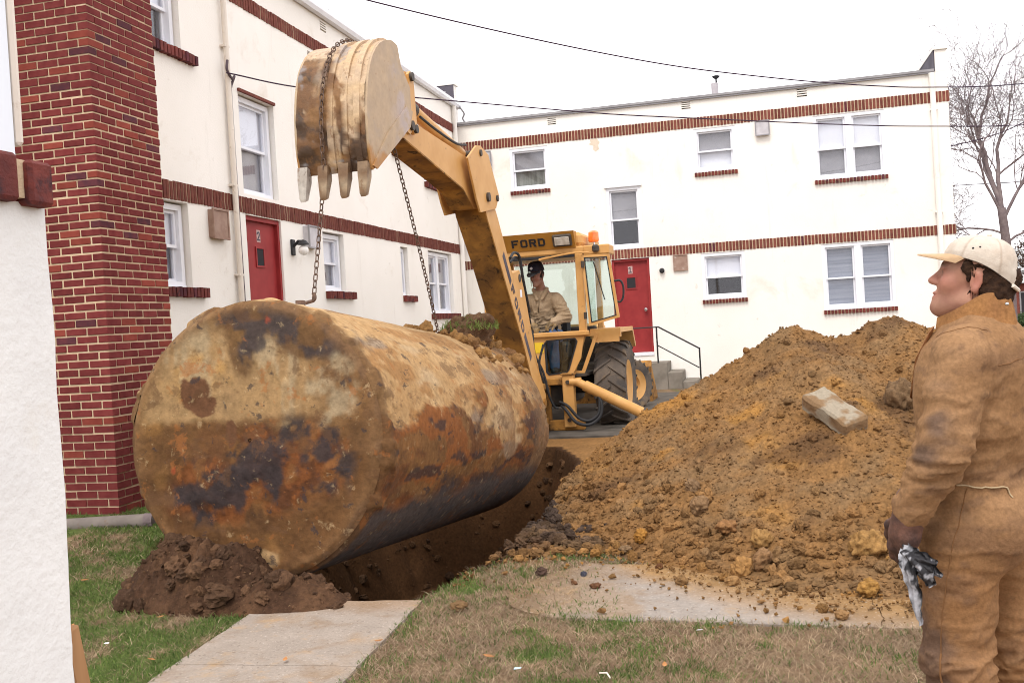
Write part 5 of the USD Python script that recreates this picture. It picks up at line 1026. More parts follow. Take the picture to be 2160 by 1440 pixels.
pr1 = [bh(xc + .03, -5.22, 3.76), bh(xc + .03, -5.30, 3.875)] + [bh(xc + .03 - .05 * i / 20, *(prof[k] + nr_[k] * .036)) for i, k in enumerate(range(8, 119, 6))]
c1 = chain(pr1 + [bh(xc - .03, -6.09, 2.72)] + [top1 + [0, 0, -.035]], 'rusty chain wrapped over the bucket and hanging to the front of the tank', top1)
hook = tube(bend([(0, 0, .02), (.012, .0, -.01), (0, 0, -.035), (-.035, .0, -.045), (-.075, .01, -.055), (-.10, .02, -.085), (-.105, .02, -.13)], 30), [.013] * 20 + list(np.linspace(.014, .017, len(bend([(0, 0, .02), (.012, .0, -.01), (0, 0, -.035), (-.035, .0, -.045), (-.075, .01, -.055), (-.10, .02, -.085), (-.105, .02, -.13)], 30)) - 20)), 8)
part(c1, 'hook', moved(hook, (0, 0, -.0)), M['chain'], smooth=50)
p0, p1 = bh(.235, -5.42, 3.14), tank_pt(.10, 3.28, TR + .01)
mid = [p0 + (p1 - p0) * t + np.array([.02, 0, -.05]) * math.sin(math.pi * t) for t in np.linspace(0, 1, 24)]
chain(mid, 'rusty chain running from the bucket mouth to the far end of the tank', p1)
# sod left on top of the tank
sm_ = clod(R_(5), 1.0, 4, .62); v = sm_.vertices * [.34, .42, .30]; v = v + .035 * (meshkit.fbm(v * 9, 4, 3)[:, None] - .5) * 2 * sm_.vertices; sm_.vertices = v
sp0 = tank_pt(.22, 3.75, TR + .0)
SOD = thing('grass_sod', 'clump of dark earth with green grass on top of the tank', 'sod', sp0)
part(SOD, 'earth', moved(sm_, (0, 0, .0)), M['soil_v'], smooth=True, color=lerp(C3(.08, .045, .027), C3(.17, .095, .05), T(meshkit.fbm(v * 8, 4, 7))))
rng = R_(77)
def blades(P, H, W, lean, rng, cols):
    n = len(P); a = rng.uniform(0, 2 * np.pi, n); d = np.stack([np.cos(a), np.sin(a), 0 * a], -1); b = rng.uniform(0, 2 * np.pi, n); s = np.stack([np.cos(b), np.sin(b), 0 * b], -1)
    up = np.array([0, 0, 1.0]); k = np.sqrt(np.clip(1 - lean ** 2, .0, 1))[:, None]; l = lean[:, None]
    m1 = P + (d * l * .45 + up * k * .62) * H[:, None]; tip = P + (d * l + up * k * .85) * H[:, None]
    V = np.stack([P - s * W[:, None], P + s * W[:, None], m1 + s * W[:, None] * .7, m1 - s * W[:, None] * .7, tip], 1).reshape(-1, 3); o = np.arange(n)[:, None] * 5
    F = np.vstack([o + [0, 1, 2], o + [0, 2, 3], o + [3, 2, 4]]); return trimesh.Trimesh(V, F, process=False), np.repeat(cols, 5, 0)
ang, rad = rng.uniform(0, 6.28, 900), np.sqrt(rng.random(900)); gp = np.c_[.30 * rad * np.cos(ang) + .05, .36 * rad * np.sin(ang) + .04, .17 * np.sqrt(1 - rad ** 2 * .8) - .02]
bm_, bcl = blades(gp, rng.uniform(.04, .12, 900), np.full(900, .004), rng.uniform(.2, .95, 900), rng, lerp(C3(.10, .15, .03), C3(.22, .27, .07), rng.random((900, 1))))
part(SOD, 'grass', bm_, M['blade_v'], color=bcl, kind='stuff')
pts = rng.uniform((-.45, 2.8), (.75, 4.2), (160, 2)); rs = np.minimum(rng.gamma(1.8, .014, 160) + .006, .07); w = [tank_pt(x, y, math.sqrt(max(.01, TR ** 2 - x * x)) + .02) - sp0 for x, y in pts]
cm, ccol = clods(rng, np.array(w), rs, lerp(C3(.14, .07, .032), C3(.30, .16, .055), rng.random((160, 1)))); part(SOD, 'crumbs', cm, M['soil_v'], smooth=True, color=ccol, kind='stuff')
# ------------------------------------------------------------------ people
SKIN = vlook('ruddy_skin', rough=.55, grain=.10, gscale=60, bump=.0006, bscale=220, spec=.4)
DUCK = vlook('duck_canvas', rough=.92, grain=.28, gscale=85, bump=.005, bscale=24, spec=.03, flecks=[((.10, .065, .048), 5.0, .58, .74, .40, (1, 1, 1)), ((.09, .05, .03), 30.0, .66, .70, .5, (1, 1, 1))])
HAIRM = vlook('brown_hair', rough=.8, grain=.45, gscale=90, bump=.004, bscale=160, spec=.08)
LEATHER = vlook('dark_work_glove', rough=.65, grain=.35, gscale=70, bump=.002, bscale=120, spec=.4)
CAPM = vlook('worn_cap_cloth', rough=.9, grain=.10, gscale=60, bump=.0015, bscale=170, spec=.15)
from scipy.spatial import cKDTree
def norms(m): return np.array(m.vertex_normals)
def wrinkle(m, fields):
    v = m.vertices.copy(); n = norms(m); d = np.zeros(len(v))
    for c, r, amp, freq, axis, seed in fields:                      # folds around a joint: ridges that run across the limb
        w = np.exp(-(((v - c) / r) ** 2).sum(1)); s = np.array([freq * .35] * 3); s[axis] = freq
        f = meshkit.fbm(v * s + meshkit.fbm(v * 6, 2, seed)[:, None] * 1.4, 2, seed); rg_ = (1 - np.abs(f - .5) * 3.4).clip(0, 1); d += w * amp * 1.25 * (rg_ ** 2.2 - .45)
    d += .004 * (meshkit.fbm(v * 9, 3, 31) - .5) * 2
    m.vertices = v + n * d[:, None]; return m, d
def taubin(m, n=6): trimesh.smoothing.filter_taubin(m, iterations=n); return m
def head_blob(b, T, cap=True):
    """Face, ears and neck; T takes head coordinates (x forward, y left, z up from between the ears) into the figure's."""
    def E(c, r, k=.02, sub=False): b.ell(T(c), r, k, sub, rot=T.R)
    def Cn(a, c, ra, rc, k=.02, sub=False): b.cone(T(a), T(c), ra, rc, k, sub)
    E((-.008, 0, .050), (.098, .077, .088)); E((.040, 0, -.025), (.058, .058, .088), .03)
    for s in (-1, 1):
        Cn((-.002, s * .050, -.062), (.070, s * .014, -.098), .022, .020, .03); E((.062, s * .038, -.018), (.024, .022, .024), .02)
        E((.094, s * .031, .018), (.013, .017, .011), .012, True); E((.079, s * .031, .016), (.0125, .0135, .0115), .004)
        E((.088, s * .030, .024), (.010, .018, .0035), .005)
        E((-.012, s * .078, .002), (.018, .009, .029), .008); E((-.010, s * .085, .004), (.011, .006, .019), .006, True); E((-.012, s * .077, -.026), (.011, .008, .011), .006)
    E((.084, 0, .036), (.016, .046, .011), .015); Cn((.090, 0, .022), (.116, 0, -.016), .008, .0115, .012); E((.112, 0, -.020), (.014, .017, .010), .008)
    for s in (-1, 1): E((.104, s * .013, -.023), (.010, .008, .008), .006)
    E((.096, 0, -.054), (.012, .023, .0065), .006); E((.094, 0, -.066), (.012, .020, .0075), .006); E((.103, 0, -.0600), (.008, .022, .0018), .003, True)
    E((.082, 0, -.098), (.022, .024, .019), .02); E((.07, 0, -.08), (.026, .03, .02), .02)
class Frame:
    def __init__(self, R, t): self.R, self.t = np.asarray(R, float), np.asarray(t, float)
    def __call__(self, p): return self.R @ np.asarray(p, float) + self.t
def rot(ax, a): return trimesh.transformations.rotation_matrix(a, ax)[:3, :3]
def nearest_on(m, P, lift):
    t = cKDTree(m.vertices); _, k = t.query(P); return m.vertices[k] + norms(m)[k] * lift
def face_colour(v, T):
    p = (v - T.t) @ T.R; c = lerp(C3(.36, .18, .115), C3(.29, .125, .085), T_((meshkit.fbm(v * 30, 3, 3) - .3) * 2))
    def sp(c0, r): return np.exp(-(((p - c0) / r) ** 2).sum(1))
    red = sp((.112, 0, -.012), (.02, .02, .022)) + sum(sp((.075, s * .045, -.022), (.03, .03, .028)) + sp((-.012, s * .082, 0), (.025, .02, .035)) for s in (-1, 1)) * .9
    c = lerp(c, C3(.40, .14, .10), T_(red * .6)); c = lerp(c, C3(.36, .115, .09), T_(sp((.100, 0, -.060), (.014, .026, .011))))
    c = lerp(c, C3(.24, .13, .09), T_((sp((.055, .045, -.075), (.045, .05, .04)) + sp((.055, -.045, -.075), (.045, .05, .04)) + sp((.085, 0, -.095), (.03, .04, .03))) * .35))
    for s in (-1, 1): c = lerp(c, C3(.10, .06, .035), T_(sp((.092, s * .032, .036), (.014, .022, .0055)) * 1.2)); c = lerp(c, C3(.16, .10, .085), T_(sp((.090, s * .031, .014), (.006, .013, .006)) * 1.1))
    return c
def T_(x): return np.clip(x, 0, 1)[..., None]
def glove(wrist, fwd, palm_n, curl=.5, scale=1.0, side=1):
    """A gloved hand: palm and five bent fingers of unequal length. fwd: along the palm; palm_n: out of the palm; side: towards the thumb."""
    f = np.asarray(fwd, float); f /= np.linalg.norm(f); n = np.asarray(palm_n, float); n = n - f * (n @ f); n /= np.linalg.norm(n); s = np.cross(n, f) * side
    b = Blob(); w = np.asarray(wrist, float); S = scale
    b.cone(w, w + f * .03 * S, .036 * S, .036 * S); b.cone(w + f * .03 * S, w + f * .088 * S + s * .022 * S, .026 * S, .020 * S, .02); b.cone(w + f * .03 * S, w + f * .085 * S - s * .022 * S, .026 * S, .019 * S, .02); b.cone(w + f * .05 * S + s * .015 * S, w + f * .05 * S - s * .015 * S, .026 * S, .026 * S, .02)
    for k, (o, L) in enumerate(((.030, .074), (.010, .084), (-.010, .078), (-.029, .062))):
        p = w + f * .090 * S + s * o * S; a = 0.0
        for q, (fr, r0, r1) in enumerate(((.44, .0125, .0118), (.31, .0118, .0110), (.25, .0110, .0095))):
            a += curl * (.75, .95, .8)[q] + .06 * k; d = f * math.cos(a) + n * math.sin(a) + s * (o * 1.2) * .5; e = p + d * L * fr * S; b.cone(p, e, r0 * S, r1 * S, .005); p = e
    p = w + f * .022 * S + s * .030 * S
    for d, L, r0, r1 in ((f * .62 + s * .72 + n * .25, .045, .017, .0145), (f * .85 + s * .30 + n * .42, .036, .0145, .0125), (f * .82 + s * .05 + n * .55, .028, .0125, .0105)): e = p + d / np.linalg.norm(d) * L * S; b.cone(p, e, r0 * S, r1 * S, .007); p = e
    return b
# ---- the standing man: x the way he faces, y his left, z up
MAN = thing('person', 'standing man in stained tan coveralls and pale cap holding a rag', 'person', (1.397, 3.0, 0.0), 90 + 48)
HT = Frame(rot((0, 0, 1), math.radians(13)) @ rot((0, 1, 0), math.radians(-15)), (-.034, 0, 1.648))
b = Blob(); head_blob(b, HT)
b.cone(HT((-.030, 0, -.045)), (-.055, 0, 1.50), .058, .064, .03); b.cone((-.05, 0, 1.48), (0, 0, 1.15), .06, .08, .03); b.cone((0, .0, 1.15), (0, 0, .95), .08, .08, .03)
for s in (-1, 1):
    b.cone((-.06, 0, 1.46), (-.05, s * .17, 1.43), .06, .06, .03); b.cone((-.05, s * .19, 1.42), (-.007, s * .285, 1.17), .05, .042); b.cone((-.007, s * .285, 1.17), (.085, s * .27, .98), .04, .032)
    b.cone((0, s * .1, .9), ((.03 if s > 0 else -.06), s * .12, .5), .085, .058, .03); b.cone(((.03 if s > 0 else -.06), s * .12, .5), ((.0 if s > 0 else -.11), s * .13, .08), .055, .042, .03); b.cone(((.0 if s > 0 else -.11), s * .13, .05), ((.12 if s > 0 else .02), s * .15, .045), .042, .036, .03)
m = b.mesh(.0065); m = taubin(m, 4)
part(MAN, 'body', m, SKIN, smooth=True, color=face_colour(m.vertices, HT))
# coveralls
b = Blob()
b.ell((.012, 0, 1.30), (.140, .205, .23), .05); b.cone((-.055, .160, 1.445), (-.055, -.160, 1.445), .080, .080, .06); b.ell((-.085, 0, 1.38), (.10, .19, .15), .05); b.cone((-.055, 0, 1.46), (-.05, 0, 1.52), .115, .082, .05)
b.ell((-.055, 0, 1.22), (.125, .205, .15), .05); b.ell((.005, 0, 1.08), (.150, .195, .19), .06); b.ell((-.015, 0, .95), (.165, .20, .15), .05)
for s in (-1, 1): b.ell((-.085, s * .085, .90), (.095, .095, .115), .05)
b.cone((.01, .10, .88), (.034, .115, .50), .120, .094, .04); b.cone((.034, .115, .50), (.01, .13, .08), .094, .088, .04)
b.cone((-.03, -.10, .88), (-.075, -.13, .50), .120, .092, .04); b.cone((-.075, -.13, .50), (-.13, -.15, .08), .092, .086, .04)
sh, el, wr = np.array((-.05, .200, 1.425)), np.array((-.012, .292, 1.165)), np.array((.088, .278, .985))
b.cone(sh, el, .086, .073, .035); b.cone(el, wr, .072, .055, .02)
b.cone((-.05, -.200, 1.425), (.0, -.29, 1.165), .090, .078, .035); b.cone((.0, -.30, 1.165), (.10, -.27, .985), .072, .054, .02)
# pleat behind the shoulder, seam under the arm, waist crease, crease under the seat
for pts, r in ((((-.115, .175, 1.515), (-.150, .215, 1.43), (-.150, .222, 1.32), (-.125, .215, 1.22)), .010), (((-.175, .05, 1.045), (-.13, .16, 1.055), (-.06, .205, 1.06)), .008), (((-.17, .04, .80), (-.11, .16, .775), (-.04, .21, .80)), .008)):
    for a, c in zip(pts[:-1], pts[1:]): b.cone(a, c, r, r, .022, True)
m = b.mesh(.009); m = taubin(m, 5)
m, d = wrinkle(m, [(el, (.13, .12, .17), .015, 22, 2, 1), (wr + [-.02, 0, .05], (.10, .10, .10), .009, 30, 2, 2), (sh + [0, 0, -.08], (.14, .13, .14), .010, 15, 2, 3), ((-.02, 0, 1.09), (.25, .28, .11), .014, 20, 2, 4), ((.03, .115, .47), (.18, .18, .18), .019, 20, 2, 5), ((-.08, -.13, .45), (.18, .18, .24), .019, 21, 2, 6), ((0, 0, .80), (.25, .3, .12), .012, 17, 2, 7), ((-.10, 0, 1.32), (.16, .24, .24), .013, 12, 1, 8), ((.01, .13, .22), (.2, .2, .18), .022, 22, 2, 9)])
m = m.subdivide() if False else m
v = m.vertices; base = lerp(C3(.215, .116, .055), C3(.295, .170, .088), T_((meshkit.fbm(v * 4, 4, 41) - .3) * 2.4))
base = lerp(base, C3(.235, .110, .044), T_(ss(.95, .75, v[:, 2]) * .35))
st_ = np.zeros(len(v))
for c, r, a in (((-.01, .36, 1.26), (.05, .06, .04), .8), ((.02, .36, 1.16), (.05, .06, .035), .9), ((.0, .33, 1.36), (.10, .08, .05), .45), ((-.06, .36, 1.20), (.05, .06, .10), .5), ((.10, .17, .70), (.10, .10, .12), .6), ((.10, .20, .56), (.09, .12, .06), 1.3), ((.10, .20, .44), (.08, .12, .06), 1.6), ((.05, .23, .36), (.07, .08, .04), 1.5), ((.10, .18, .30), (.06, .12, .06), 1.6), ((-.04, .22, .72), (.06, .05, .03), .5), ((.0, .33, 1.06), (.06, .06, .025), .6), ((-.14, .05, .95), (.10, .12, .07), .5), ((.16, .05, 1.05), (.06, .08, .2), .4), ((-.02, .22, .97), (.07, .06, .05), .5), ((-.05, .26, 1.45), (.10, .08, .05), .35)):
    st_ += a * np.exp(-(((v - c) / r) ** 2).sum(1))
st_ = st_ * (.1 + 1.8 * meshkit.fbm(v * 20, 5, 44)); base = lerp(base, C3(.085, .060, .052), T_(ss(.22, .9, st_) * .72)); base = lerp(base, C3(.17, .095, .055), T_(ss(.52, .66, meshkit.fbm(v * [7, 7, 12], 5, 48)) * .55))
base = lerp(base, C3(.36, .22, .12), T_(ss(.004, .014, d) * .40))
spk = ss(.64, .70, meshkit.fbm(v * 28, 4, 46)) * .45; base = lerp(base, C3(.12, .07, .045), T_(spk))
CV = part(MAN, 'coveralls', m, DUCK, smooth=True, color=base); covm = m
def seam(path_, r, lift, mat, name, n=24):
    P = nearest_on(covm, bend(path_, n), lift); P[1:-1] = (P[:-2] + P[1:-1] * 2 + P[2:]) / 4; return part(CV, name, tube(P, r, 6), mat, smooth=True)
THREAD = look('pale_zip_tape', (.42, .32, .20), rough=.8); DSEAM = look('dark_seam', (.19, .095, .042), rough=.9)
seam([(-.02, .21, 1.058), (-.07, .20, 1.055), (-.115, .165, 1.050), (-.140, .12, 1.042)], .0024, .0016, THREAD, 'pocket_zip')
seam([(-.140, .12, 1.042), (-.146, .11, 1.015)], .0024, .002, THREAD, 'zip_pull', 6)
seam([(.05, .235, .56), (.045, .23, .40), (.035, .225, .22), (.03, .22, .08)], .0032, .0006, DSEAM, 'leg_zip')
seam([(-.05, .21, 1.05), (-.01, .225, .90), (.03, .23, .72), (.05, .235, .56)], .0016, .0004, DSEAM, 'side_seam')
seam([(-.13, .16, 1.52), (-.05, .23, 1.52), (.03, .20, 1.50)], .0016, .0004, DSEAM, 'shoulder_seam')
seam([(-.19, -.08, 1.42), (-.19, .08, 1.42), (-.155, .2, 1.40)], .0016, .0004, DSEAM, 'yoke_seam')
# turned-up collar: a band round the neck, open at the front
an = np.linspace(math.radians(28), math.radians(332), 60); hh = np.linspace(0, 1, 7)
AN, HH = np.meshgrid(an, hh, indexing='ij'); fr_ = np.abs(np.pi - AN) / math.radians(152)
rx_, ry_ = .104 - .018 * HH + .035 * fr_ ** 3, .098 - .018 * HH
zc = 1.492 + .112 * HH * (1 - .30 * fr_ ** 4) - .052 * fr_ ** 2 * (1 - .5 * HH) + .012 * np.cos(AN * 3)
PV = np.stack([-.045 + rx_ * np.cos(AN), ry_ * np.sin(AN), zc], -1); nrm_ = np.stack([np.cos(AN), np.sin(AN), 0 * AN], -1)
O = PV + nrm_ * (.006 + .004 * np.sin(AN * 7)[..., None] * HH[..., None]); I_ = PV - nrm_ * .006; Nn = O.shape[0] * O.shape[1]; na_, nh_ = AN.shape
i, j = np.meshgrid(np.arange(na_ - 1), np.arange(nh_ - 1), indexing='ij'); q = np.stack([i * nh_ + j, (i + 1) * nh_ + j, (i + 1) * nh_ + j + 1, i * nh_ + j + 1], -1).reshape(-1, 4)
k = np.arange(na_ - 1) * nh_; tq = np.stack([k + nh_ - 1, k + 2 * nh_ - 1, k + 2 * nh_ - 1 + Nn, k + nh_ - 1 + Nn], 1); eq = []
for e in (0, na_ - 1): kk = e * nh_ + np.arange(nh_ - 1); eq.append(np.stack([kk, kk + 1, kk + 1 + Nn, kk + Nn], 1))
q = np.vstack([q, q[:, ::-1] + Nn, tq] + eq); cm_ = trimesh.Trimesh(np.vstack([O.reshape(-1, 3), I_.reshape(-1, 3)]), np.vstack([q[:, [0, 1, 2]], q[:, [0, 2, 3]]]), process=False); cm_.fix_normals()
cl = lerp(C3(.36, .18, .068), C3(.20, .095, .045), T_(meshkit.fbm(cm_.vertices * 14, 3, 5) * 1.2 - .2)); cl[Nn:] = lerp(C3(.12, .07, .05), C3(.09, .055, .045), .5)
part(CV, 'collar', cm_, DUCK, smooth=50, color=cl)
part(CV, 'collar_stud', moved(trimesh.creation.icosphere(2, .006), HT.t * 0 + (-.140, .060, 1.575)), M['steel'])
# lapel of the open front
lp_ = trimesh.convex.convex_hull(np.array([(.065, .07, 1.52), (.085, .045, 1.515), (.135, .06, 1.40), (.150, .075, 1.30), (.150, .03, 1.28), (.120, .095, 1.42), (.075, .09, 1.50)])).subdivide_to_size(.02); part(CV, 'lapel', lp_, DUCK, smooth=60, color=np.tile(C3(.25, .115, .05), (len(lp_.vertices), 1)))
# hair
b = Blob()
def HE(c, r, k=.02, sub=False): b.ell(HT(c), r, k, sub, rot=HT.R)
HE((-.036, 0, .032), (.074, .080, .076)); HE((-.058, 0, -.026), (.060, .079, .054), .03); HE((-.060, 0, -.066), (.044, .068, .032), .03); HE((-.098, 0, .030), (.030, .036, .030), .02)
for s in (-1, 1): HE((.016, s * .069, .042), (.024, .009, .026), .012); HE((.012, s * .070, .012), (.007, .006, .018), .008)
m = b.mesh(.006); v = m.vertices; nn_v = norms(m); m.vertices = v + nn_v * (.013 * (meshkit.fbm(v * 46, 4, 61) - .45) + .006 * (meshkit.fbm(v * [70, 70, 170], 2, 62) - .5))[:, None]
part(MAN, 'hair', m, HAIRM, smooth=True, color=lerp(C3(.020, .011, .008), C3(.055, .029, .017), T_((meshkit.fbm(m.vertices * [80, 80, 160], 3, 63) - .3) * 2.2)))
# cap
ph = np.linspace(0, 2 * np.pi, 97)[:-1]; tt_ = np.linspace(0, 1, 22); PH_, TT_ = np.meshgrid(ph, tt_, indexing='ij')
z0_ = .045 + .030 * np.cos(PH_) - .012 * np.cos(2 * PH_); ce_ = np.cos(TT_ * np.pi / 2); se_ = np.sin(TT_ * np.pi / 2)
rx2 = np.where(np.cos(PH_) > 0, .112, .108); crown = np.stack([-.012 + rx2 * np.cos(PH_) * ce_ ** .72, .091 * np.sin(PH_) * ce_ ** .72, z0_ * (1 - se_) + se_ * .143], -1)
wr_ = .007 * (meshkit.fbm(crown * [26, 26, 44], 3, 71) - .5)[..., None]; crown = crown + crown / np.linalg.norm(crown, axis=-1, keepdims=True) * wr_
i, j = np.meshgrid(np.arange(96), np.arange(21), indexing='ij'); q = np.stack([i * 22 + j, ((i + 1) % 96) * 22 + j, ((i + 1) % 96) * 22 + j + 1, i * 22 + j + 1], -1).reshape(-1, 4)
opening = (np.abs(ph[q[:, 0] // 22] - np.pi) < .42) & (q[:, 0] % 22 < 9 - 12 * (np.abs(ph[q[:, 0] // 22] - np.pi) / .5) ** 2 * .6) & (q[:, 0] % 22 > 1)
q = q[~opening]; V = np.vstack([crown.reshape(-1, 3), (crown * .975).reshape(-1, 3)]); n0 = 96 * 22; q2 = np.vstack([q, q[:, ::-1] + n0])
cm_ = trimesh.Trimesh(V, np.vstack([q2[:, [0, 1, 2]], q2[:, [0, 2, 3]]]), process=False); seamd = np.abs(((PH_ * 3 / np.pi) % 1) - .5).ravel(); cl = lerp(C3(.50, .43, .36), C3(.55, .49, .42), T_((meshkit.fbm(crown.reshape(-1, 3) * 22, 4, 72) - .3) * 2))
cl = lerp(cl, C3(.40, .31, .24), T_(ss(.55, .70, meshkit.fbm(crown.reshape(-1, 3) * 20, 4, 73)) * .35)); cl = lerp(cl, C3(.30, .22, .16), T_(ss(.485, .5, seamd) * .5)); cl = lerp(cl, C3(.33, .25, .19), T_((TT_.ravel() < .10) * .25)); cl = np.vstack([cl, cl * .5]); cm_.vertices = np.array([HT(p) for p in cm_.vertices])
CAP = part(MAN, 'cap', cm_, CAPM, smooth=60, color=cl)
bph = np.linspace(-1.15, 1.15, 33); bt = np.linspace(0, 1, 9); BP, BT = np.meshgrid(bph, bt, indexing='ij'); L_br = .074 * np.cos(BP * 1.25) ** .6
bx_ = -.012 + .113 * np.cos(BP) + BT * L_br; by_ = .089 * np.sin(BP) * (1 - .06 * BT); bz_ = .045 + .030 * np.cos(BP) - .012 * np.cos(2 * BP) + .006 - BT * .014 - .20 * by_ ** 2 * 8 * (.3 + BT) * .55
BV = np.stack([bx_, by_, bz_], -1); n0 = 33 * 9; V = np.vstack([BV.reshape(-1, 3), (BV - [0, 0, .005]).reshape(-1, 3)])
i, j = np.meshgrid(np.arange(32), np.arange(8), indexing='ij'); q = np.stack([i * 9 + j, i * 9 + j + 1, (i + 1) * 9 + j + 1, (i + 1) * 9 + j], -1).reshape(-1, 4); k = np.arange(32) * 9 + 8; q = np.vstack([q, q[:, ::-1] + n0, np.stack([k, k + n0, k + 9 + n0, k + 9], 1)])
bm_ = trimesh.Trimesh(np.array([HT(p) for p in V]), np.vstack([q[:, [0, 1, 2]], q[:, [0, 2, 3]]]), process=False); bm_.fix_normals(); part(CAP, 'brim', bm_, CAPM, smooth=40, color=np.tile(C3(.46, .31, .185), (len(V), 1)), label='orange tan brim')
part(CAP, 'button', moved(trimesh.creation.icosphere(2, .008), HT((-.012, 0, .146))), M['beige'])
for k in range(3): part(CAP, 'eyelet', moved(trimesh.creation.icosphere(1, .0032), HT((.018 - .018 * k, .082 - .002 * k, .098 + .006 * (k % 2)))), M['dark'])
part(CAP, 'strap', tube(np.array([HT((-.012 + .113 * math.cos(a), .091 * math.sin(a), .040 + .030 * math.cos(a) - .012 * math.cos(2 * a))) for a in np.linspace(np.pi - .55, np.pi + .55, 9)]), .006, 6), M['beige'])
# boots, just outside the frame
for s, (fx, fy) in ((1, (.02, .135)), (-1, (-.11, -.155))):
    b = Blob(); b.cone((fx - .03, fy, .10), (fx - .04, fy, .05), .055, .055, .03); b.cone((fx - .05, fy, .05), (fx + .16, fy + s * .02, .045), .048, .042, .03); b.cone((fx + .06, fy, .075), (fx - .02, fy, .12), .04, .05, .03); mm_ = b.mesh(.012); mm_.vertices[:, 2] = np.maximum(mm_.vertices[:, 2], .016)
    part(MAN, 'boot', taubin(mm_, 3), look(f'brown_boot_leather_{s + 1}', (.10, .05, .025), (.16, .085, .045), scale=12, rough=.7), smooth=True)
for s in (1, -1):
    w_ = np.array((.098, .276, .965)) if s > 0 else np.array((.11, -.268, .965))
    b = glove(w_, (.28, -.02 * s, -.96), (.15 * s * 0 - .45, -s * .9, -.1), .62 if s > 0 else .5, 1.18, side=s); b.cone(w_ + [-.012, 0, .05], w_ + [0, 0, .0], .047, .043, .02)
    m = taubin(b.mesh(.004), 4); v = m.vertices; part(MAN, 'glove', m, LEATHER, smooth=True, color=lerp(C3(.045, .022, .018), C3(.14, .065, .045), T_((meshkit.fbm(v * 28, 4, 81) - .32) * 2.4)), label='dark leather glove on his left hand' if s > 0 else None)
# the second glove or rag he holds
RAG = thing('rag', 'crumpled black and white rag hanging from the man’s gloved hand', 'rag', MANP := (1.397, 3.0, 0.0), 90 + 48)
def flap(pts, wd, th, seed):
    c = bend(pts, 30); n = len(c); w = np.interp(np.linspace(0, 1, n), np.linspace(0, 1, len(wd)), wd); t = np.gradient(c, axis=0); t /= np.linalg.norm(t, axis=1, keepdims=True)
    side = np.cross(t, (.25, 1, .1)); side /= np.linalg.norm(side, axis=1, keepdims=True); K = np.linspace(-1, 1, 13); nn = np.cross(side, t)
    V = c[:, None] + side[:, None] * (w[:, None] * K[None])[..., None]; f = meshkit.fbm(V * 34, 4, seed) - .5; V = V + nn[:, None] * (.030 * f + th * np.cos(K * 4.5)[None] * .5)[..., None]
    V = V + side[:, None] * (.010 * (meshkit.fbm(V * 60 + 9, 2, seed + 1) - .5))[..., None]
    i, j = np.meshgrid(np.arange(n - 1), np.arange(12), indexing='ij'); q = np.stack([i * 13 + j, i * 13 + j + 1, (i + 1) * 13 + j + 1, (i + 1) * 13 + j], -1).reshape(-1, 4); P0 = V.reshape(-1, 3); N0 = len(P0); P1 = P0 - np.repeat(nn, 13, 0) * .004
    q = np.vstack([q, q[:, ::-1] + N0]); return trimesh.Trimesh(np.vstack([P0, P1]), np.vstack([q[:, [0, 1, 2]], q[:, [0, 2, 3]]]), process=False)
rg = [flap([(.105, .315, .890), (.085, .345, .850), (.070, .350, .77), (.060, .335, .665)], [.016, .026, .022, .020, .006], .012, 201), flap([(.10, .335, .875), (.065, .352, .862), (.035, .352, .825), (.022, .345, .785)], [.022, .030, .034, .014], .022, 207), flap([(.06, .352, .862), (.03, .352, .862), (.0, .345, .852)], [.018, .020, .006], .012, 211), flap([(.055, .352, .85), (.02, .350, .838), (-.01, .345, .815)], [.020, .018, .006], .012, 215)]
m = cat_(rg); v = m.vertices; wmask = ss(.49, .56, meshkit.fbm(v * [44, 44, 44], 5, 86) - .035 * (v[:, 0] < .05) + .04 * (v[:, 0] > .065) + .09 * ss(.84, .78, v[:, 2]) - .14 * np.exp(-(((v - (.03, .345, .868)) / (.035, .06, .03)) ** 2).sum(1)))
part(RAG, 'cloth', m, LEATHER, smooth=True, color=lerp(C3(.016, .015, .018), C3(.38, .38, .41), T_(wmask * (.6 + .6 * meshkit.fbm(v * 60, 3, 88)))))

# ---- the man at the levers, drawn in the machine's own axes: x right, y away, z up
OP = thing('person', 'seated driver in beige jacket and black cap inside the backhoe cab', 'person', (0.31, 13.1, 0.0), -15)
OT = Frame(np.column_stack([(-.25, -.95, -.20), (.96, -.26, 0.02), (-.07, -.19, .98)]), (-.01, .36, 2.255))
u_, s_, w_ = np.linalg.svd(OT.R); OT.R = u_ @ w_; S_ = 1.2
class FS(Frame):
    def __call__(self, p): return self.R @ (np.asarray(p, float) * S_) + self.t
OT = FS(OT.R, OT.t)
b = Blob(); head_blob(b, OT); b.cone(OT((-.03, 0, -.05)), (0.02, .50, 1.98), .062, .075, .03); b.cone((0.02, .50, 1.98), (.02, .68, 1.45), .12, .15, .05)
for s, el_, ha in ((1, (.35, .44, 1.68), (.20, .24, 1.60)), (-1, (-.30, .42, 1.68), (-.06, .22, 1.58))): b.cone((s * .18, .48, 1.93), el_, .055, .045, .03); b.cone(el_, ha, .042, .035, .02)
for s in (-1, 1): b.cone((s * .12 + .02, .70, 1.42), (s * .15 + .03, .26, 1.42), .08, .06, .03); b.cone((s * .15 + .03, .26, 1.42), (s * .16 + .03, .30, .98), .055, .045, .03)
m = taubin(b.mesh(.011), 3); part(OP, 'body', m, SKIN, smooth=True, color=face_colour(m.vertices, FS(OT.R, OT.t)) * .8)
b = Blob(); b.cone((.02, .66, 1.42), (.02, .52, 1.86), .195, .175, .05, sq=(1.1, .9, 1)); b.cone((-.17, .50, 1.92), (.21, .50, 1.92), .098, .098, .05); b.cone((.02, .49, 1.95), (.015, .47, 2.00), .12, .10, .03)
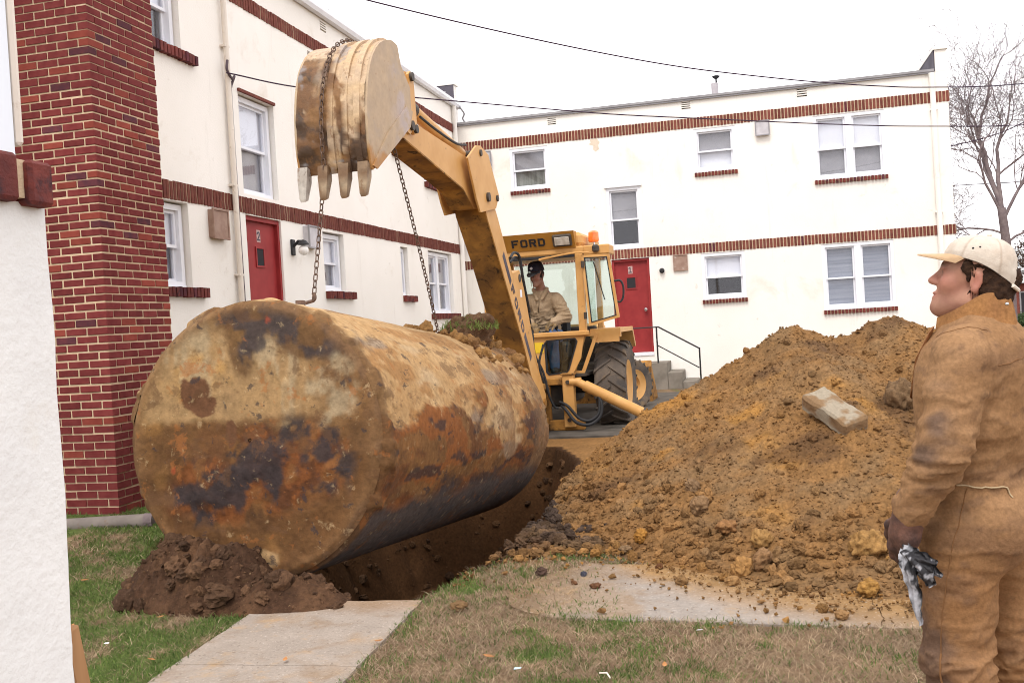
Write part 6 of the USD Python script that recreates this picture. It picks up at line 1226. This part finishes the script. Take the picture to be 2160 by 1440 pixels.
for s in (-1, 1): b.cone((.015 + s * .035, .335, 1.93), (.015 + s * .095, .42, 2.07), .020, .030, .012)
b.cone((.235, .46, 1.90), (.355, .41, 1.67), .100, .086, .012); b.cone((.355, .41, 1.67), (.225, .25, 1.605), .085, .062, .012); b.cone((-.21, .46, 1.90), (-.31, .40, 1.68), .100, .085, .012); b.cone((-.31, .40, 1.68), (-.09, .23, 1.59), .08, .06, .012)
for a, c in (((.01, .305, 1.95), (.015, .31, 1.45)), ((.25, .38, 1.83), (.29, .47, 1.72))): b.cone(a, c, .011, .011, .012, True)
m = taubin(b.mesh(.012), 3); m, d = wrinkle(m, [((.34, .43, 1.70), (.15, .2, .17), .026, 20, 2, 3), ((-.3, .41, 1.68), (.15, .2, .17), .026, 20, 2, 4), ((.02, .45, 1.55), (.3, .3, .18), .030, 16, 2, 5), ((.02, .4, 1.8), (.25, .2, .15), .018, 13, 0, 6)])
part(OP, 'jacket', m, DUCK, smooth=True, color=lerp(C3(.30, .215, .135), C3(.40, .30, .20), T_((meshkit.fbm(m.vertices * 6, 3, 6) - .3) * 2)))
b = Blob()
for s in (-1, 1): b.cone((s * .12 + .02, .72, 1.41), (s * .15 + .03, .25, 1.42), .115, .088, .03); b.cone((s * .15 + .03, .25, 1.42), (s * .16 + .03, .30, 1.0), .085, .07, .03)
m = taubin(b.mesh(.014), 3); m, d = wrinkle(m, [((0.03, .28, 1.42), (.3, .15, .15), .010, 26, 1, 3)]); part(OP, 'jeans', m, look('blue_denim', (.055, .10, .22), (.10, .17, .32), scale=9, rough=.9), smooth=True)
for s in (-1, 1):
    b = Blob(); b.cone((s * .16 + .03, .31, 1.0), (s * .16 + .03, .30, .95), .06, .055, .03); b.cone((s * .16 + .03, .33, .945), (s * .17 + .03, .16, .94), .045, .04, .03); part(OP, 'boot', taubin(b.mesh(.014), 2), M['black'], smooth=True)
for w0, f0, sd_ in (((.235, .275, 1.61), (-.70, -.55, -.35), -1), ((-.10, .25, 1.595), (.62, -.62, -.35), 1)):
    m = taubin(glove(w0, f0, (0, .3, -1), .6, 1.25, side=sd_).mesh(.006), 3); part(OP, 'glove', m, LEATHER, smooth=True, color=lerp(C3(.12, .08, .04), C3(.34, .22, .09), T_((meshkit.fbm(m.vertices * 20, 3, 8) - .35) * 2.6)))
cr2 = np.stack([-.010 + .112 * np.cos(PH_) * ce_ ** .45, .090 * np.sin(PH_) * ce_ ** .45, (.055 + .012 * np.cos(PH_)) * (1 - se_) + se_ * .168], -1).reshape(-1, 3)
i, j = np.meshgrid(np.arange(96), np.arange(21), indexing='ij'); q = np.stack([i * 22 + j, ((i + 1) % 96) * 22 + j, ((i + 1) % 96) * 22 + j + 1, i * 22 + j + 1], -1).reshape(-1, 4)
OC = part(OP, 'cap', trimesh.Trimesh(np.array([OT(p) for p in cr2]), np.vstack([q[:, [0, 1, 2]], q[:, [0, 2, 3]]]), process=False), look('black_cap_cloth', (.014, .013, .02), (.03, .026, .035), scale=20, rough=.9), smooth=True)
q = bm_.faces; part(OC, 'brim', trimesh.Trimesh(np.array([OT(p + [0, 0, -.010 - .30 * max(0, p[0] - .1)]) for p in V]), q, process=False), M['black'], smooth=40)
part(OC, 'cap_patch', moved(trimesh.creation.icosphere(2, .02), OT((.098, 0, .105))), M['box_grey'])
m = Blob().ell(OT((-.04, 0, .02)), (.088, .088, .095), .02, rot=OT.R).mesh(.012); part(OP, 'hair', m, HAIRM, smooth=True, color=np.tile(C3(.05, .035, .03), (len(m.vertices), 1)))

# ------------------------------------------------------------------ overhead wires
def wire(pts, r, label, mat=None, n=90): return single('overhead_wire', tube(bend(pts, n), r, 6), mat or M['wire'], label, 'wire', smooth=True)
WI = look('purple_black_wire', (.055, .035, .055), rough=.7)
wire([(-4.0, 10.2, 5.95), (-1.49, 11.5, 5.52), (.23, 12.5, 5.31), (1.64, 13.22, 5.15), (2.81, 13.76, 5.045), (4.27, 14.38, 4.97), (5.08, 14.71, 4.945), (5.77, 14.97, 4.93), (6.79, 15.35, 4.94), (8.63, 16.0, 5.05), (12, 17.2, 5.5)], .009, 'thick sagging overhead wire crossing the white sky and the roof edge', WI)
wire([(-3.27, 11.86, 4.86), (-2.48, 12.52, 4.79), (-.98, 13.27, 4.74), (.86, 14.1, 4.66), (1.74, 14.46, 4.62), (2.96, 14.94, 4.595), (5.72, 15.92, 4.53), (7.38, 16.46, 4.52), (9.14, 17.0, 4.55), (13, 18.4, 4.8)], .009, 'thin overhead wire from the left building across the upper windows', WI)
wire([(13.3, 30, 6.2), (14.94, 30, 6.49), (16.13, 30, 6.89), (19, 30, 8.2)], .018, 'far wire rising to the right behind the bare tree', WI, 20)
wire([(13.6, 31, 5.19), (15.51, 31, 5.19), (16.57, 31, 5.2), (20, 31, 5.4)], .014, 'far level wire low behind the bare tree', WI, 20)

# ------------------------------------------------------------------ bare tree, house and shrubs beyond the right end
TREE = thing('bare_tree', 'tall leafless tree beyond the right end of the back building', 'tree', (15.42, 30.0, 0.0))
rng = R_(12); limbs, twigs = [], []
def grow(p, d, L, r, depth):
    n = 5; P = [p]; dd = d.copy()
    for k in range(n):
        dd = dd + rng.normal(0, .10 + .05 * depth, 3) + np.array([0, 0, .07]); dd /= np.linalg.norm(dd); P.append(P[-1] + dd * L / n)
    P = np.array(P); r1 = r * (.60 if depth < 3 else .4); (limbs if depth < 2 else twigs).append((P, np.linspace(r, r1, n + 1), 7 if depth < 2 else 4 if depth < 4 else 3))
    if depth >= 6: return
    for k in range({0: 4, 1: 4, 2: 3, 3: 3, 4: 2, 5: 1}[depth]):
        t = rng.uniform(.30, 1.0) if depth else rng.uniform(.55, 1.0); q = P[0] + 0; idx = t * n; i0 = min(int(idx), n - 1); q = P[i0] + (P[i0 + 1] - P[i0]) * (idx - i0)
        ax = rng.normal(size=3); ax -= dd * (ax @ dd); ax /= np.linalg.norm(ax); a = rng.uniform(.3, .7); nd = dd * math.cos(a) + ax * math.sin(a); nd[2] = nd[2] * .9 + .1
        grow(q, nd / np.linalg.norm(nd), L * rng.uniform(.55, .80), r * (1 - .4 * t) * rng.uniform(.42, .62), depth + 1)
    if depth < 5: grow(P[-1], dd, L * .72, r1, depth + 1)
trunk_pts = np.array([(0, 0, -.2), (.03, 0, 1.2), (.02, 0, 2.4), (-.04, 0, 3.4), (-.12, 0, 4.3)])
part(TREE, 'trunk', tube(bend(trunk_pts, 16), np.linspace(.17, .12, len(bend(trunk_pts, 16))), 12), M['bark'], smooth=True)
for d0, z0, L0, r0 in (((-.16, .1, 1), 4.25, 2.5, .075), ((.16, -.1, 1), 4.2, 2.6, .075), ((.02, .3, 1), 4.3, 2.4, .065), ((-.45, -.1, .9), 4.0, 2.0, .05), ((.45, .1, .95), 3.9, 2.1, .055), ((-.9, .3, .65), 3.5, 1.8, .036), ((.9, -.3, .6), 3.2, 1.9, .04), ((-.8, -.3, .35), 3.0, 1.5, .026)):
    q = trunk_pts[3] + (trunk_pts[4] - trunk_pts[3]) * (z0 - 3.4) / .9; d0 = np.array(d0, float); grow(q, d0 / np.linalg.norm(d0), L0, r0, 1)
for P, r, n in limbs: part(TREE, 'branch', tube(P, r, n, cap=False), M['bark'], smooth=True)
part(TREE, 'crown', cat_([tube(P, np.maximum(r, .0055), n, cap=False) for P, r, n in twigs]), M['bark'], kind='stuff')
HOUSE = thing('brick_house', 'low brick house with grey shingle roof far off at the right edge', 'house', (34.0, 58.0, 0.0), -14)
part(HOUSE, 'wall', cat_([bx(-4.2, 5, 0, 7, -1.0, 2.3)]), M['brick_band'])
part(HOUSE, 'roof', trimesh.convex.convex_hull(np.array([(x, y, z) for x, y, z in ((-4.6, -.4, 2.302), (5.4, -.4, 2.302), (-4.6, 7.4, 2.302), (5.4, 7.4, 2.302), (-4.4, 3.5, 4.5), (5.2, 3.5, 4.5))])), look('grey_green_shingle', (.30, .31, .31), (.38, .39, .39), scale=3, stretch=(1, 1, 8), rough=.9))
w = part(HOUSE, 'window', ring_xz(-3.3, -2.4, .35, 1.8, .08, -.04, .02), M['drip']); part(w, 'pane', bx(-3.22, -2.48, -.03, -.02, .43, 1.72), M['dark'])
w = part(HOUSE, 'window', ring_xz(-.8, .6, .35, 1.8, .08, -.04, .02), M['drip']); part(w, 'pane', bx(-.72, .52, -.03, -.02, .43, 1.72), M['dark'])
part(HOUSE, 'downspout', cyl((-4.15, -.08, -.5), (-4.15, -.08, 2.3), .08, 8), M['white'])
part(HOUSE, 'porch', cat_([bx(-6.6, -4.25, 1.0, 5, -1, 2.2), bx(-6.8, -4.22, .8, 5.2, 2.202, 2.4)]), M['near_stucco'])
def bush(name, label, loc, rx, ry, rz, n, leaf, c0, c1, rng, cat='shrub'):
    t = thing(name, label, cat, loc); u = rng.normal(size=(n, 3)); u /= np.linalg.norm(u, axis=1, keepdims=True); rad = rng.random(n) ** (1 / 2.2); p = u * rad[:, None]
    p = p * (.72 + .55 * meshkit.fbm(u * 1.7 + 5, 3, 4)[:, None]); P = p * [rx, ry, rz] + [0, 0, rz * .85]; P[:, 2] = np.maximum(P[:, 2], .02)
    a = rng.normal(size=(n, 3)); a /= np.linalg.norm(a, axis=1, keepdims=True); bb = np.cross(a, rng.normal(size=(n, 3))); bb /= np.linalg.norm(bb, axis=1, keepdims=True); L = leaf * rng.uniform(.6, 1.3, n)[:, None]
    V = np.stack([P - a * L * .5, P + bb * L * .25, P + a * L * .5, P - bb * L * .25], 1).reshape(-1, 3); o = np.arange(n)[:, None] * 4; F = np.vstack([o + [0, 1, 2], o + [0, 2, 3]])
    part(t, 'foliage', trimesh.Trimesh(V, F, process=False), M['blade_v'], color=np.repeat(lerp(np.array(c0), np.array(c1), rng.random((n, 1))), 4, 0), kind='stuff')
    part(t, 'stem', cat_([tube([(0, 0, -.1), (0.0, 0, rz * .5)], rx * .05, 6)] + [tube([(0, 0, rz * .2), q], rx * .015, 4) for q in P[rng.integers(0, n, 12)]]), M['bark'])
rng = R_(55)
bush('shrub', 'dark green clipped shrub below the far brick house', (24.4, 45, -.2), 2.2, 1.0, .55, 3500, .16, (.03, .055, .02), (.07, .11, .04), rng)
bush('shrub', 'dark reddish bare bush beside the trunk of the bare tree', (28.6, 50, 2.2), 2.6, 1.6, 1.7, 4500, .20, (.05, .035, .03), (.11, .075, .06), rng)
bush('shrub', 'dull evergreen far off behind the standing man', (21.5, 44, -.1), 1.2, 1.0, 1.1, 2500, .16, (.05, .06, .035), (.10, .11, .07), rng)

# ------------------------------------------------------------------ grass and litter
rng = R_(101)
def lawn(n, x0, x1, y0, y1):
    x, y = rng.uniform(x0, x1, n), rng.uniform(y0, y1, n)
    ok = ~inside(x, y, np.array(PITP.buffer(.015).exterior.coords)[:-1]) & (pile_h(x, y) < .0) & (mound_h(x, y) < -.02)
    jx, jy = x + .05 * (noise2(x, y, 7, 133) - .5), y + .05 * (noise2(x, y, 7, 134) - .5)
    for pg in getattr(PATHU.buffer(.012), 'geoms', [PATHU.buffer(.012)]): ok &= ~inside(jx, jy, np.array(pg.buffer(-.040).exterior.coords)[:-1]) | ((rng.random(n) < .55 * ss(.62, .05, x + .5 * (noise2(x, y, 5, 135) - .5))) & (x > -.2) & (y < 6.2))
    q = noise2(x, y, 2.6, 131); ok &= rng.random(n) < np.clip(1.3 - 2.2 * ss(.6, .05, np.hypot(0, seg_dist(x, y, PIT))) * ss(-.3, .5, x), .25, 1) * (.35 + 1.1 * q)
    return x[ok], y[ok]
x, y = np.concatenate([lawn(60000, -3.4, -1.2, 3.9, 8.2), lawn(150000, -1.3, 2.6, 3.7, 7.2), lawn(9000, -5.5, -3.2, 4.5, 9)], 1)
g_ = np.clip(ss(.50, .62, noise2(x, y, 1.5, 11, 5) * .6 + noise2(x, y, 6, 12, 4) * .4 + ss(-.6, -2.2, x) * .12), 0, 1); edge = np.exp(-seg_dist(x, y, PIT) / .16) * (x > -1) * .55
spl = spill_at(x, y, seg_dist(x, y, PIT)); kp = rng.random(len(x)) > spl * 1.25; x, y, g_, edge = x[kp], y[kp], g_[kp], edge[kp]
isg = rng.random(len(x)) < np.clip(g_ * .75 + .08 + .5 * ss(.54, .62, noise2(x, y, 4.5, 138, 4)) + edge, 0, .95)
P = np.c_[x, y, ground_base(x, y) + .004]
for nm, lb, mk, H, W, lean, c0, c1 in (('grass', 'green blades in patches over the worn lawn', isg, (.016, .050), .0022, (.35, .97), (.055, .095, .018), (.15, .20, .05)), ('dry_grass', 'matted straw coloured dead grass over the worn lawn', ~isg, (.025, .075), .0013, (.78, .995), (.15, .092, .055), (.52, .40, .265))):
    n = int(mk.sum()); far = (1 + .14 * (P[mk][:, 1] - 4).clip(0, 6))
    gmesh, gc = blades(P[mk], rng.uniform(*H, n), W * far, rng.uniform(*lean, n), rng, lerp(np.array(c0), np.array(c1), rng.random((n, 1)) ** 1.5) * (.45 + 1.05 * noise2(P[mk][:, 0], P[mk][:, 1], 5.5, 137, 4)[:, None]))
    single(nm, gmesh, M['blade_v'], lb, 'grass', kind='stuff', color=gc)
# leaf litter and scraps
LEAF = look('dead_brown_leaf', (.30, .13, .05), (.42, .20, .08), scale=30, rough=.8, vary=.3)
LG = 'fallen leaves on the lawn and the path'
def leaf(x, y, s, label):
    pg = Polygon([(0, -.5), (.22, -.25), (.30, .0), (.16, .25), (0, .55), (-.2, .22), (-.28, -.02), (-.2, -.3)]); m = ext_xy(pg, 0, .02).subdivide(); v = m.vertices; v[:, 2] += .35 * v[:, 0] ** 2 + .25 * v[:, 1] ** 2; m.vertices = v * s
    single('fallen_leaf', turned(m, rng.uniform(-.3, .3), (1, 0, 0)), LEAF, label, 'leaf', LG, smooth=40, loc=(x, y, float(ground_base(x, y)) + .036), rotz=rng.uniform(0, 360))
for x, y, w in ((-2.9, 6.37, 'on the grass left of the dark soil mound'), (-3.55, 7.7, 'on the grass close to the grey pipe'), (-2.12, 5.59, 'at the left edge of the path below the mound'), (-1.2, 4.73, 'on the left path below its joint'), (-.77, 4.93, 'on the right edge of the left path'), (-.99, 4.36, 'on the left path at the bottom edge of the picture'), (-2.6, 5.5, 'on green grass midway between white wall and path'), (-3.0, 6.9, 'on the grass below the brick pier'), (-2.5, 4.9, 'on the grass beside the leaning board'), (-1.9, 4.85, 'on the grass where the left path leaves the picture'), (-.2, 4.6, 'on dry grass between the two paths'), (.6, 4.35, 'on dry grass left of the standing man')): leaf(x, y, rng.uniform(.035, .06), 'small brown fallen leaf ' + w)
single('paper_scrap', ext_xy(Polygon([(0, 0), (.03, .005), (.035, .02), (.005, .022)]), 0, .002), look('pale_blue_paper', (.45, .62, .85), rough=.6), 'pale blue paper scrap on dry grass at the bottom edge', 'scrap', loc=(-.08, 4.36, .05))
single('paper_scrap', ext_xy(Polygon([(0, 0), (.025, 0), (.02, .02), (0, .018)]), 0, .002), M['white'], 'white paper scrap on green grass at lower left', 'scrap', loc=(-2.23, 5.07, .06))
single('paper_scrap', ext_xy(Polygon([(0, 0), (.035, .005), (.03, .015), (.01, .01)]), 0, .002), M['box_grey'], 'white scrap at the near edge of the right path', 'scrap', loc=(.82, 4.75, .05))
single('twig', tube([(0, 0, .01), (.03, -.03, .02), (.04, -.07, .012)], .004, 6), M['beige'], 'pale stick lying in dry grass at the bottom edge', 'twig', loc=(.30, 4.28, .03))
